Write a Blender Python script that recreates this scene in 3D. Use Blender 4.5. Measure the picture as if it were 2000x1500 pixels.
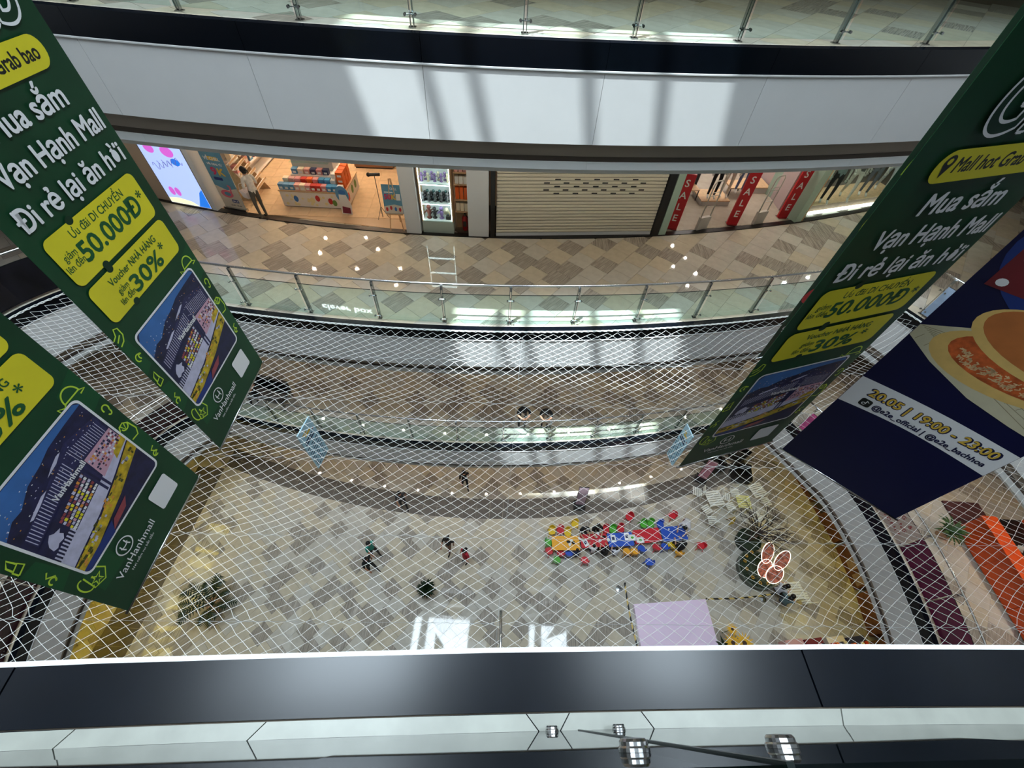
import bpy, bmesh, math, random
from mathutils import Vector, Matrix

random.seed(7)
for _o in list(bpy.data.objects):
    bpy.data.objects.remove(_o)
sc = bpy.context.scene
COL = sc.collection
R = math.radians

# ------------------------------------------------------------------ levels
ZG, ZC, ZB, ZA = 0.0, 5.645, 11.29, 16.935        # ground, first, second and our own floor
ZU1, ZU2, ZROOF = 22.58, 28.22, 33.5
CAMZ = 18.52

# ------------------------------------------------------------------ camera
FPX = 818.7255
TH, RO = R(38.4066), R(4.1029)
_fw = Vector((0, math.sin(TH), -math.cos(TH)))
_up0 = Vector((0, math.cos(TH), math.sin(TH)))
_r0 = Vector((1, 0, 0))
C_R = _r0*math.cos(RO) + _up0*math.sin(RO)
C_U = -_r0*math.sin(RO) + _up0*math.cos(RO)
C_F = _fw
cam_d = bpy.data.cameras.new('camera')
cam = bpy.data.objects.new('camera', cam_d)
COL.objects.link(cam)
cam_d.sensor_width = 36.0
cam_d.lens = FPX/2000*36
cam_d.clip_start = 0.02
cam_d.clip_end = 200
mw = Matrix((C_R, C_U, -C_F)).transposed().to_4x4()
mw.translation = Vector((0, 0, CAMZ))
cam.matrix_world = mw
sc.camera = cam

# ------------------------------------------------------------------ world, sun, skylight, exposure
W = bpy.data.worlds.new('World')
sc.world = W
W.use_nodes = True
W.node_tree.nodes['Background'].inputs[0].default_value = (0.62, 0.80, 1.0, 1)
W.node_tree.nodes['Background'].inputs[1].default_value = 3.0

sun_d = bpy.data.lights.new('sun', 'SUN')
sun_d.energy = 6.9
sun_d.angle = R(0.7)
sun_d.color = (0.82, 0.95, 1.0)
sun = bpy.data.objects.new('sun', sun_d)
COL.objects.link(sun)
sun.rotation_euler = Vector((0.22, 0.195, -1)).to_track_quat('-Z', 'Y').to_euler()
sun.location = (-6, 0, 40)

def area(name, loc, size, energy, color, rot=(0, 0, 0), spread=180):
    d = bpy.data.lights.new(name, 'AREA')
    d.shape = 'RECTANGLE'
    d.size, d.size_y = size
    d.energy = energy
    d.color = color
    d.spread = R(spread)
    o = bpy.data.objects.new(name, d)
    COL.objects.link(o)
    o.location = loc
    o.rotation_euler = rot
    return o

DAY = (0.76, 0.90, 1.0)
WARM = (1.0, 0.84, 0.66)
# the two frosted skylights above the void
area('skylight', (-5.6, 3.6, ZROOF-0.9), (5.8, 8.5), 2750, DAY)
area('skylight', (6.0, 3.6, ZROOF-0.9), (4.6, 8.5), 2150, DAY)
# yellow fill lights added under the first floor slab to tint the floor
area('yellow_fill_left', (-14.6, 2.5, ZC-1.9), (1.2, 9), 350, (1.0, 0.76, 0.06))
area('yellow_fill_right', (14.4, 5.5, ZC-1.9), (1.2, 9), 170, (1.0, 0.76, 0.06))

sc.cycles.max_bounces = 5
sc.cycles.diffuse_bounces = 3
sc.cycles.glossy_bounces = 2
sc.cycles.transparent_max_bounces = 16
sc.view_settings.view_transform = 'Standard'
sc.view_settings.look = 'None'
sc.view_settings.gamma = 1
sc.view_settings.use_curve_mapping = False
sc.view_settings.exposure = 0.78

# ------------------------------------------------------------------ materials
def lin(c):
    return tuple((x/12.92 if x <= 0.04045 else ((x+0.055)/1.055)**2.4) for x in c)
def rgb(r, g, b):
    return lin((r/255, g/255, b/255))
MATS = {}
def mat(name, col, rough=0.6, metal=0.0, spec=0.5, emit=None, estr=0.0, var=0.0, noise=0.0, nscale=8.0, bump=0.0, coat=0.0):
    if name in MATS:
        return MATS[name]
    m = bpy.data.materials.new(name)
    m.use_nodes = True
    nt = m.node_tree
    b = nt.nodes['Principled BSDF']
    b.inputs['Base Color'].default_value = (*col, 1)
    b.inputs['Roughness'].default_value = rough
    b.inputs['Metallic'].default_value = metal
    b.inputs['Specular IOR Level'].default_value = spec
    if coat:
        b.inputs['Coat Weight'].default_value = coat
        b.inputs['Coat Roughness'].default_value = 0.05
    if emit:
        b.inputs['Emission Color'].default_value = (*emit, 1)
        b.inputs['Emission Strength'].default_value = estr
    if var or noise:
        hsv = nt.nodes.new('ShaderNodeHueSaturation')
        hsv.inputs['Color'].default_value = (*col, 1)
        v = None
        if var:
            oi = nt.nodes.new('ShaderNodeObjectInfo')
            mr = nt.nodes.new('ShaderNodeMapRange')
            mr.inputs['To Min'].default_value = 1-var
            mr.inputs['To Max'].default_value = 1+var
            nt.links.new(oi.outputs['Random'], mr.inputs['Value'])
            v = mr.outputs['Result']
        if noise:
            tc = nt.nodes.new('ShaderNodeTexCoord')
            nz = nt.nodes.new('ShaderNodeTexNoise')
            nz.inputs['Scale'].default_value = nscale
            nz.inputs['Detail'].default_value = 4
            nt.links.new(tc.outputs['Object'], nz.inputs['Vector'])
            m2 = nt.nodes.new('ShaderNodeMapRange')
            m2.inputs['From Min'].default_value = 0.3
            m2.inputs['From Max'].default_value = 0.7
            m2.inputs['To Min'].default_value = 1-noise
            m2.inputs['To Max'].default_value = 1+noise
            nt.links.new(nz.outputs['Fac'], m2.inputs['Value'])
            if v is None:
                v = m2.outputs['Result']
            else:
                mu = nt.nodes.new('ShaderNodeMath')
                mu.operation = 'MULTIPLY'
                nt.links.new(v, mu.inputs[0])
                nt.links.new(m2.outputs['Result'], mu.inputs[1])
                v = mu.outputs[0]
            if bump:
                bp = nt.nodes.new('ShaderNodeBump')
                bp.inputs['Strength'].default_value = bump
                nt.links.new(nz.outputs['Fac'], bp.inputs['Height'])
                nt.links.new(bp.outputs['Normal'], b.inputs['Normal'])
        nt.links.new(v, hsv.inputs['Value'])
        nt.links.new(hsv.outputs['Color'], b.inputs['Base Color'])
    MATS[name] = m
    return m

def glass(name, tint, refl=1.45, film=None, film_fac=0.0):
    m = bpy.data.materials.new(name)
    m.use_nodes = True
    nt = m.node_tree
    nt.nodes.clear()
    out = nt.nodes.new('ShaderNodeOutputMaterial')
    tr = nt.nodes.new('ShaderNodeBsdfTransparent')
    tr.inputs[0].default_value = (*tint, 1)
    gl = nt.nodes.new('ShaderNodeBsdfGlossy')
    gl.inputs['Roughness'].default_value = 0.02
    fr = nt.nodes.new('ShaderNodeFresnel')
    fr.inputs['IOR'].default_value = refl
    mx = nt.nodes.new('ShaderNodeMixShader')
    ge = nt.nodes.new('ShaderNodeNewGeometry')
    fm = nt.nodes.new('ShaderNodeMath')
    fm.operation = 'MULTIPLY'
    iv = nt.nodes.new('ShaderNodeMath')
    iv.operation = 'SUBTRACT'
    iv.inputs[0].default_value = 1.0
    nt.links.new(ge.outputs['Backfacing'], iv.inputs[1])
    nt.links.new(fr.outputs[0], fm.inputs[0])
    nt.links.new(iv.outputs[0], fm.inputs[1])
    nt.links.new(fm.outputs[0], mx.inputs[0])
    nt.links.new(tr.outputs[0], mx.inputs[1])
    nt.links.new(gl.outputs[0], mx.inputs[2])
    nt.links.new(mx.outputs[0], out.inputs[0])
    MATS[name] = m
    return m

def tile_mat(name, col, var, stripes=False, rough=0.035):
    m = mat(name, col, rough, var=var, noise=0.07, nscale=5.0, spec=0.4)
    if stripes:
        nt = m.node_tree
        b = nt.nodes['Principled BSDF']
        hsv = [n for n in nt.nodes if n.type == 'HUE_SAT'][0]
        tc = nt.nodes.new('ShaderNodeTexCoord')
        mp = nt.nodes.new('ShaderNodeMapping')
        mp.inputs['Scale'].default_value = (60, 1.5, 1)
        nz = nt.nodes.new('ShaderNodeTexNoise')
        nz.inputs['Scale'].default_value = 1.0
        mr = nt.nodes.new('ShaderNodeMapRange')
        mr.inputs['From Min'].default_value = 0.35
        mr.inputs['From Max'].default_value = 0.65
        mr.inputs['To Min'].default_value = 0.62
        mr.inputs['To Max'].default_value = 1.25
        mu = nt.nodes.new('ShaderNodeMix')
        mu.data_type = 'RGBA'
        mu.blend_type = 'MULTIPLY'
        mu.inputs[0].default_value = 1
        nt.links.new(tc.outputs['Object'], mp.inputs[0])
        nt.links.new(mp.outputs[0], nz.inputs['Vector'])
        nt.links.new(nz.outputs['Fac'], mr.inputs['Value'])
        nt.links.new(hsv.outputs[0], mu.inputs[6])
        nt.links.new(mr.outputs[0], mu.inputs[7])
        nt.links.new(mu.outputs[2], b.inputs['Base Color'])
    return m

M_WHITE = mat('fascia_white', rgb(214, 212, 210), 0.45, noise=0.015, nscale=3, var=0.02)
M_BLACK = mat('gloss_black', rgb(8, 12, 19), 0.22, spec=0.28, noise=0.15, nscale=14)
M_TAUPE = mat('taupe', rgb(172, 158, 144), 0.7)
M_BROWN = mat('dark_brown', rgb(84, 72, 63), 0.7)
M_GREY = mat('soffit_grey', rgb(224, 224, 222), 0.6)
M_CEIL = mat('ceiling_paint', rgb(225, 222, 216), 0.8)
M_STEEL = mat('steel', rgb(205, 205, 205), 0.2, metal=1.0)
M_STEELD = mat('steel_dark', rgb(172, 174, 174), 0.25, metal=1.0)
M_GLASS = glass('glass_clear', (0.85, 0.945, 0.93))
M_GLASSN = glass('glass_near', (0.80, 0.90, 0.87), 1.5)
M_GEDGE = mat('glass_edge', rgb(8, 20, 18), 0.3, spec=0.2)
M_ROOF = mat('roof_paint', rgb(120, 124, 130), 0.7)
M_GROUT = mat('grout', rgb(92, 82, 70), 0.8)
T_BEIGE = tile_mat('tile_beige', rgb(198, 187, 166), 0.06)
T_GREY = tile_mat('tile_sand', rgb(194, 188, 176), 0.05)
T_DARK = tile_mat('tile_dark', rgb(167, 158, 146), 0.07, True)
T_STRIP = tile_mat('tile_strip', rgb(108, 101, 94), 0.05)
T_SHOP = tile_mat('tile_shop', rgb(226, 196, 160), 0.03)
M_NET = mat('net_white', rgb(236, 236, 232), 0.6)

# ------------------------------------------------------------------ builders
class MB:
    def __init__(s):
        s.v, s.f, s.m = [], [], []
        s.M = None
    def add(s, vs, fs, mi=0):
        o = len(s.v)
        if s.M is not None:
            vs = [s.M @ Vector(v) for v in vs]
        s.v += [tuple(v) for v in vs]
        s.f += [tuple(i+o for i in f) for f in fs]
        s.m += [mi]*len(fs)
        return s
    def box(s, x0, x1, y0, y1, z0, z1, mi=0):
        vs = [(x, y, z) for z in (z0, z1) for y in (y0, y1) for x in (x0, x1)]
        return s.add(vs, [(0, 2, 3, 1), (4, 5, 7, 6), (0, 1, 5, 4), (2, 6, 7, 3), (0, 4, 6, 2), (1, 3, 7, 5)], mi)
    def cbox(s, c, d, mi=0):
        return s.box(c[0]-d[0]/2, c[0]+d[0]/2, c[1]-d[1]/2, c[1]+d[1]/2, c[2]-d[2]/2, c[2]+d[2]/2, mi)
    def tube(s, pts, r, n=8, mi=0, caps=True, closed=False):
        pts = [Vector(p) for p in pts]
        k = len(pts)
        rs = r if isinstance(r, (list, tuple)) else [r]*k
        vs = []
        pu = None
        for i, p in enumerate(pts):
            if closed:
                d = pts[(i+1) % k]-pts[i-1]
            else:
                d = (pts[min(i+1, k-1)]-pts[max(i-1, 0)])
            d.normalize()
            a = pu if pu is not None else (Vector((0, 0, 1)) if abs(d.z) < 0.9 else Vector((1, 0, 0)))
            u = (a-d*a.dot(d))
            if u.length < 1e-4:
                u = d.orthogonal()
            u.normalize()
            pu = u
            w = d.cross(u)
            for j in range(n):
                t = 2*math.pi*j/n
                vs.append(p+(u*math.cos(t)+w*math.sin(t))*rs[i])
        fs = []
        for i in range(k if closed else k-1):
            for j in range(n):
                a, b = i*n+j, i*n+(j+1) % n
                c, d = ((i+1) % k)*n+(j+1) % n, ((i+1) % k)*n+j
                fs.append((a, b, c, d))
        if caps and not closed:
            fs.append(tuple(range(n))[::-1])
            fs.append(tuple((k-1)*n+j for j in range(n)))
        return s.add(vs, fs, mi)
    def lathe(s, prof, n=16, c=(0, 0, 0), mi=0):
        vs = [(c[0]+r*math.cos(2*math.pi*j/n), c[1]+r*math.sin(2*math.pi*j/n), c[2]+z) for r, z in prof for j in range(n)]
        fs = []
        k = len(prof)
        for i in range(k-1):
            for j in range(n):
                fs.append((i*n+j, i*n+(j+1) % n, (i+1)*n+(j+1) % n, (i+1)*n+j))
        fs.append(tuple(range(n))[::-1])
        fs.append(tuple((k-1)*n+j for j in range(n)))
        return s.add(vs, fs, mi)
    def ball(s, c, r, nu=10, nv=7, mi=0, v0=0.0, v1=1.0):
        if not isinstance(r, (tuple, list)):
            r = (r, r, r)
        vs = []
        for i in range(nv+1):
            t = math.pi*(v0+(v1-v0)*i/nv)
            for j in range(nu):
                a = 2*math.pi*j/nu
                vs.append((c[0]+r[0]*math.sin(t)*math.cos(a), c[1]+r[1]*math.sin(t)*math.sin(a), c[2]+r[2]*math.cos(t)))
        fs = [(i*nu+j, (i+1)*nu+j, (i+1)*nu+(j+1) % nu, i*nu+(j+1) % nu) for i in range(nv) for j in range(nu)]
        return s.add(vs, fs, mi)
    def prism(s, pts, z0, z1, mi=0):
        n = len(pts)
        vs = [(x, y, z0) for x, y in pts]+[(x, y, z1) for x, y in pts]
        fs = [tuple(range(n))[::-1], tuple(range(n, 2*n))]+[(i, (i+1) % n, n+(i+1) % n, n+i) for i in range(n)]
        return s.add(vs, fs, mi)
    def mesh(s, name, mats, smooth=False):
        me = bpy.data.meshes.new(name)
        me.from_pydata(s.v, [], s.f)
        for m in (mats if isinstance(mats, (list, tuple)) else [mats]):
            me.materials.append(m)
        me.polygons.foreach_set('material_index', s.m)
        if smooth:
            me.polygons.foreach_set('use_smooth', [True]*len(me.polygons))
        me.update()
        return me
    def build(s, name, mats, parent=None, loc=None, rz=None, smooth=False):
        return link(name, s.mesh(name, mats, smooth), parent, loc, rz)

def link(name, me, parent=None, loc=None, rz=None):
    o = bpy.data.objects.new(name, me)
    COL.objects.link(o)
    if parent:
        o.parent = parent
    if loc is not None:
        o.location = loc
    if rz is not None:
        o.rotation_euler = (0, 0, rz)
    return o
def tag(o, label=None, cat=None, group=None, kind=None):
    if label:
        o['label'] = label
    if cat:
        o['category'] = cat
    if group:
        o['group'] = group
    if kind:
        o['kind'] = kind
    return o
def thing(name, label, cat, loc=(0, 0, 0), rz=0, group=None):
    o = bpy.data.objects.new(name, None)
    COL.objects.link(o)
    o.location = loc
    o.rotation_euler = (0, 0, rz)
    o.empty_display_size = 0.1
    return tag(o, label, cat, group)
def dup(root, loc=None, rz=None, label=None, group=None, parent=None):
    c = root.copy()
    COL.objects.link(c)
    if parent:
        c.parent = parent
    if loc is not None:
        c.location = loc
    if rz is not None:
        c.rotation_euler = (0, 0, rz)
    if label:
        c['label'] = label
    if group:
        c['group'] = group
    for ch in list(root.children):
        dup(ch, parent=c)
    return c
def at(px, py, z):
    """point of the plane z seen at the photo position px, py"""
    d = C_F + (C_R*(px-1000) - C_U*(py-750))/FPX
    t = (z-CAMZ)/d.z
    return Vector((d.x*t, d.y*t, z))

# ------------------------------------------------------------------ plan of the void
def far_y(x):
    return 0.01297*x*x+0.0913*x+7.538
def thr_y(x):
    return 0.01384*x*x+0.10166*x+11.393
def near_y(x):
    return -0.035+0.077*x-0.006*x*x
_ctrl = [(x, far_y(x)) for x in [-10.9+21.2*i/40 for i in range(41)]]
_ctrl += [(10.85, 9.0), (11.5, 7.85), (12.05, 6.75), (12.35, 4.5), (12.12, 2.0), (11.55, 0.5)]
_ctrl += [(x, near_y(x)+0.041) for x in [10.4-21.0*i/40 for i in range(41)]]
_ctrl += [(-11.2, -0.9), (-11.8, 0.1), (-12.34, 1.95), (-12.45, 4.3), (-12.02, 6.5), (-11.5, 7.5)]
def catmull(ctrl, sub):
    out = []
    n = len(ctrl)
    for i in range(n):
        p0, p1, p2, p3 = [Vector(ctrl[(i+k-1) % n]) for k in range(4)]
        L = (p2-p1).length
        m = max(1, int(L/sub))
        for j in range(m):
            t = j/m
            out.append(0.5*((2*p1)+(p2-p0)*t+(2*p0-5*p1+4*p2-p3)*t*t+(3*p1-p0-3*p2+p3)*t*t*t))
    return out
OUT = catmull(_ctrl, 0.12)
NO = len(OUT)
CUM = [0.0]
for _i in range(NO):
    CUM.append(CUM[-1]+(OUT[(_i+1) % NO]-OUT[_i]).length)
PERIM = CUM[-1]
NRM = []
for _i in range(NO):
    d = (OUT[(_i+2) % NO]-OUT[_i-2])
    d.normalize()
    NRM.append(Vector((-d.y, d.x)))
import bisect
def curve(s):
    s = s % PERIM
    i = min(bisect.bisect_right(CUM, s)-1, NO-1)
    t = (s-CUM[i])/(CUM[i+1]-CUM[i])
    j = (i+1) % NO
    p = OUT[i].lerp(OUT[j], t)
    n = NRM[i].lerp(NRM[j], t)
    n.normalize()
    return p, n
def s_of(x, y):
    b = min(range(NO), key=lambda i: (OUT[i].x-x)**2+(OUT[i].y-y)**2)
    return CUM[b]
S_FAR0, S_FAR1 = s_of(-10.9, far_y(-10.9)), s_of(10.3, far_y(10.3))
S_R1 = s_of(11.55, 0.5)
S_N1 = s_of(-10.6, near_y(-10.6))
def inside(x, y):
    c = False
    j = NO-1
    for i in range(NO):
        a, b = OUT[i], OUT[j]
        if (a.y > y) != (b.y > y) and x < (b.x-a.x)*(y-a.y)/(b.y-a.y)+a.x:
            c = not c
        j = i
    return c
def sweep(mb, prof, s0, s1, mi=0, step=0.3, z=0.0):
    n = max(1, int(abs(s1-s0)/step))
    k = len(prof)
    vs = []
    for i in range(n+1):
        p, nn = curve(s0+(s1-s0)*i/n)
        for d, h in prof:
            vs.append((p.x+nn.x*d, p.y+nn.y*d, z+h))
    fs = []
    for i in range(n):
        for j in range(k):
            a, b = i*k+j, i*k+(j+1) % k
            fs.append((a, b, b+k, a+k))
    fs.append(tuple(range(k)))
    fs.append(tuple(n*k+j for j in range(k))[::-1])
    mb.add(vs, fs, mi)
    return mb
# ================================================================== STRUCTURE
LEVELS = {'a': ZA, 'b': ZB, 'c': ZC}
CX, CY = 0.0, 4.0
XR, YN, YF = 20.0, -6.5, 19.5
def to_rect(p):
    d = Vector((p.x-CX, p.y-CY))
    t = 1e9
    if d.x > 0: t = min(t, (XR-CX)/d.x)
    if d.x < 0: t = min(t, (-XR-CX)/d.x)
    if d.y > 0: t = min(t, (YF-CY)/d.y)
    if d.y < 0: t = min(t, (YN-CY)/d.y)
    return Vector((CX+d.x*t, CY+d.y*t))
def ring(mb, off, z0, z1, mi=0):
    n = 180
    vs, fs = [], []
    for i in range(n):
        p, nn = curve(PERIM*i/n)
        q = p+nn*off
        o = to_rect(p)
        vs += [(q.x, q.y, z0), (q.x, q.y, z1), (o.x, o.y, z0), (o.x, o.y, z1)]
    for i in range(n):
        a, b = 4*i, 4*((i+1) % n)
        fs += [(a+1, b+1, b+3, a+3), (a, a+2, b+2, b), (a, b, b+1, a+1)]
    return mb.add(vs, fs, mi)

floors = {}
for k, z in LEVELS.items():
    o = ring(MB(), 0.0, z-0.3, z-0.012).build('floor', [M_GROUT])
    floors[k] = tag(o, {'a': 'tiled walkway floor of the topmost gallery across the void',
                        'b': 'tiled walkway floor in front of the shutter and the shops',
                        'c': 'tiled walkway floor of the gallery under the net'}[k], kind='structure')
    o = ring(MB(), 0.03, z-1.9, z-1.81).build('ceiling', [M_CEIL])
    tag(o, kind='structure')
o = MB().box(-XR, XR, YN, YF, -0.4, -0.012).build('floor', [M_GROUT])
floors['g'] = tag(o, 'patterned stone tile floor of the ground level hall', kind='structure')
# upper galleries above the camera; unseen roof with opening shaped for sun patches
for z in (ZU1, ZU2):
    tag(ring(MB(), -0.15, z-1.35, z).build('ceiling', [M_WHITE]), kind='structure')
mb = MB()
OX0, OX1 = -6.5, -0.7
OY0, OY1 = 1.65, 6.2
mb.box(-XR, OX0-1.6, YN, YF, ZROOF, ZROOF+0.3)
mb.box(OX0-1.0, OX0, YN, YF, ZROOF, ZROOF+0.3)
mb.box(OX1, XR, YN, YF, ZROOF, ZROOF+0.3)
mb.box(OX0-1.6, OX1, YN, OY0, ZROOF, ZROOF+0.3)
mb.box(OX0-1.6, OX1, OY1, YF, ZROOF, ZROOF+0.3)
tag(mb.build('ceiling', [M_ROOF]), 'unseen roof with an opening shaped to place the sun patches', kind='structure')
mb = MB()
for x in (-5.3, -4.6, -2.9, -1.75):
    mb.box(x-0.07, x+0.07, OY0-0.2, OY1+0.2, ZROOF-0.35, ZROOF+0.1)
for x in (-9.5, -7.4, 2, 4.6, 8):  # wide unseen beams added to put dark bars into the skylight reflections
    mb.box(x-0.35, x+0.35, -1.5, 8.5, ZROOF-1.3, ZROOF-0.95)
tag(mb.build('trim_1', [M_ROOF]), 'unseen roof beams sized to streak the sun and darken reflections', kind='structure')
# enclosing walls
M_WALL = mat('wall_paint', rgb(200, 192, 180), 0.7)
HT = ZROOF
tag(MB().box(-XR-0.3, XR+0.3, YN-0.3, YN, -0.4, HT).build('wall_near', [M_WALL]), kind='structure')
tag(MB().box(-XR-0.3, XR+0.3, YF, YF+0.3, -0.4, HT).build('wall_far', [M_WALL]), kind='structure')
tag(MB().box(-XR-0.3, -XR, YN, YF, -0.4, HT).build('wall_left', [M_WALL]), kind='structure')
tag(MB().box(XR, XR+0.3, YN, YF, -0.4, HT).build('wall_right', [M_WALL]), kind='structure')

# ------------------------------------------------------------------ fascias
def joints():
    js = []
    for k in range(-5, 6):
        x = -1.57+2.54*k
        if -10.9 < x < 10.3:
            js.append(s_of(x, far_y(x)))
    s = S_FAR1+1.0
    while s < PERIM-1.2+S_FAR0:
        js.append(s % PERIM)
        s += 2.45
    return sorted(js)
JT = joints()
P_BLACK = [(0.0, 0.0), (-0.15, 0.0), (-0.15, -0.33), (-0.11, -0.33), (-0.11, -0.05), (0.0, -0.05)]
P_TRIM = [(-0.10, -0.332), (-0.163, -0.332), (-0.163, -0.352), (-0.10, -0.352)]
P_WHITE = [(-0.15, -0.353), (-0.15, -1.35), (-0.11, -1.35), (-0.11, -0.353)]
P_TAUPE = [(0.0, -1.335), (0.0, -1.60), (0.04, -1.60), (0.04, -1.335)]
P_DARK = [(-0.01, -1.60), (-0.01, -1.68), (0.04, -1.68), (0.04, -1.60)]
P_LIP = [(-0.03, -1.68), (-0.03, -1.81), (0.05, -1.81), (0.05, -1.68)]
P_BACK = [(-0.10, -0.06), (-0.10, -1.33), (-0.06, -1.33), (-0.06, -0.06)]
for k, z in LEVELS.items():
    w = sweep(MB(), P_BACK, 0, PERIM-0.001, z=z).build('wall_fascia_'+{'a': 'upper', 'b': 'middle', 'c': 'lower'}[k], [M_BROWN])
    tag(w, {'a': 'tall white slab edge of the topmost gallery with sun streaks',
            'b': 'white slab edge of the shop gallery just below the net rope',
            'c': 'white slab edge of the gallery under the net'}[k], kind='structure')
    for i, s0 in enumerate(JT):
        s1 = JT[(i+1) % len(JT)]
        if s1 < s0:
            s1 += PERIM
        sweep(MB(), P_BLACK, s0+0.003, s1-0.003, z=z).build('ledge_panel', [M_BLACK], w)
        sweep(MB(), P_WHITE, s0+0.003, s1-0.003, z=z).build('fascia_panel', [M_WHITE], w)
    t = sweep(MB(), P_TRIM, 0, PERIM-0.001, z=z).build('edge_trim', [M_WHITE], w)
    sweep(MB(), P_TAUPE, 0, PERIM-0.001, z=z).build('upper_reveal', [M_TAUPE], w)
    sweep(MB(), P_DARK, 0, PERIM-0.001, z=z).build('lower_reveal', [M_BROWN], w)
    for i, s0 in enumerate(JT):
        s1 = JT[(i+1) % len(JT)]
        if s1 < s0:
            s1 += PERIM
        sweep(MB(), P_LIP, s0+0.002, s1-0.002, z=z).build('soffit_panel', [M_GREY], w)

# ------------------------------------------------------------------ floor tiles
TS = 0.6
A_B, O_B = R(-37.554), Vector((0.367, -0.172))
A_G, O_G = R(-37.855), Vector((-7.083, 5.969))
def grid(a, o):
    e1 = Vector((math.cos(a), math.sin(a)))
    e2 = Vector((-math.sin(a), math.cos(a)))
    def pos(i, j):
        return o+e1*(TS*i)+e2*(TS*(j+(0.5 if i % 2 else 0)))
    def idx(p):
        q = Vector((p[0], p[1]))-o
        i = round(q.dot(e1)/TS)
        j = round(q.dot(e2)/TS-(0.5 if i % 2 else 0))
        return i, j
    return e1, e2, pos, idx
def zlist(ox, oy, s, pts):
    return [(ox+x/s, oy+y/s) for x, y in pts]
DARK_B = zlist(600, 450, 5, [(295, 178), (670, 137), (548, 353), (140, 380), (995, 430), (880, 700), (1673, 212), (1610, 435), (1090, 215), (1310, 260), (1060, 110), (230, 710), (1295, 640), (1690, 590), (1985, 160), (1450, 900), (1860, 840), (770, 890), (1690, 660)])
DARK_B += zlist(1000, 450, 5, [(40, 165), (575, 170), (900, 145), (115, 295), (335, 335), (560, 385), (440, 465), (80, 500), (905, 330), (1220, 115), (1330, 205), (1550, 245), (1855, 205), (1890, 410), (400, 700), (810, 670), (1420, 660), (1750, 650)])
DARK_B += zlist(380, 440, 3.226, [(270, 20), (50, 20), (255, 180), (625, 25), (510, 135), (520, 235), (655, 250), (30, 190), (395, 400), (560, 510), (140, 420)])
DARK_B += zlist(1450, 380, 4.41, [(365, 450), (605, 410), (850, 340), (60, 560), (230, 590), (445, 630), (660, 590), (105, 735), (370, 690)])
DARK_G = zlist(480, 1080, 6.25, [(310, 30), (515, 215), (335, 385), (340, 620), (545, 640), (850, 160), (1320, 150), (1680, 100), (1060, 410), (900, 590), (1260, 460), (1270, 680), (1480, 720), (1690, 790), (1520, 1010), (1780, 445), (755, 930), (780, 1190), (1155, 1085), (180, 990), (390, 1240), (40, 1310), (50, 450), (1950, 700), (1420, 1280), (1720, 1210)])
DARK_G += zlist(800, 1080, 6.25, [(130, 280), (480, 140), (420, 240), (830, 40), (1330, 60), (1010, 430), (1320, 340), (1810, 310), (470, 500), (700, 520), (380, 820), (950, 800), (1420, 560), (1590, 610), (1770, 720), (1350, 890), (1020, 1050), (1680, 890), (1930, 1060), (1640, 1180), (40, 360)])
DARK_G += zlist(560, 920, 6.25, [(425, 480), (625, 705), (150, 690), (330, 740), (180, 900), (350, 1150), (980, 790), (1200, 600), (740, 480), (1030, 520), (1450, 740), (1820, 840), (1500, 1000), (850, 1100), (1200, 980), (60, 1180)])

def clip_half(poly, q, n):
    out = []
    m = len(poly)
    for i in range(m):
        a, b = poly[i], poly[(i+1) % m]
        da, db = (a-q).dot(n), (b-q).dot(n)
        if da >= 0:
            out.append(a)
        if (da >= 0) != (db >= 0):
            out.append(a+(b-a)*(da/(da-db)))
    return out
def nearest(p):
    b = min(range(NO), key=lambda i: (OUT[i]-p).length_squared)
    return OUT[b], NRM[b], (OUT[b]-p).length
def frame_px(P):
    d = Vector((P[0], P[1], P[2]-CAMZ))
    f = d.dot(C_F)
    if f < 0.1:
        return None
    return 1000+FPX*d.dot(C_R)/f, 750-FPX*d.dot(C_U)/f, f
HALF = TS/2-0.003
TILE_MESH = {}
for nm, m in (('beige', T_BEIGE), ('sand', T_GREY), ('dark', T_DARK)):
    TILE_MESH[nm] = MB().box(-HALF, HALF, -HALF, HALF, -0.012, 0.0).mesh('tile_'+nm, [m])
TM = {'beige': T_BEIGE, 'sand': T_GREY, 'dark': T_DARK}
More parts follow.
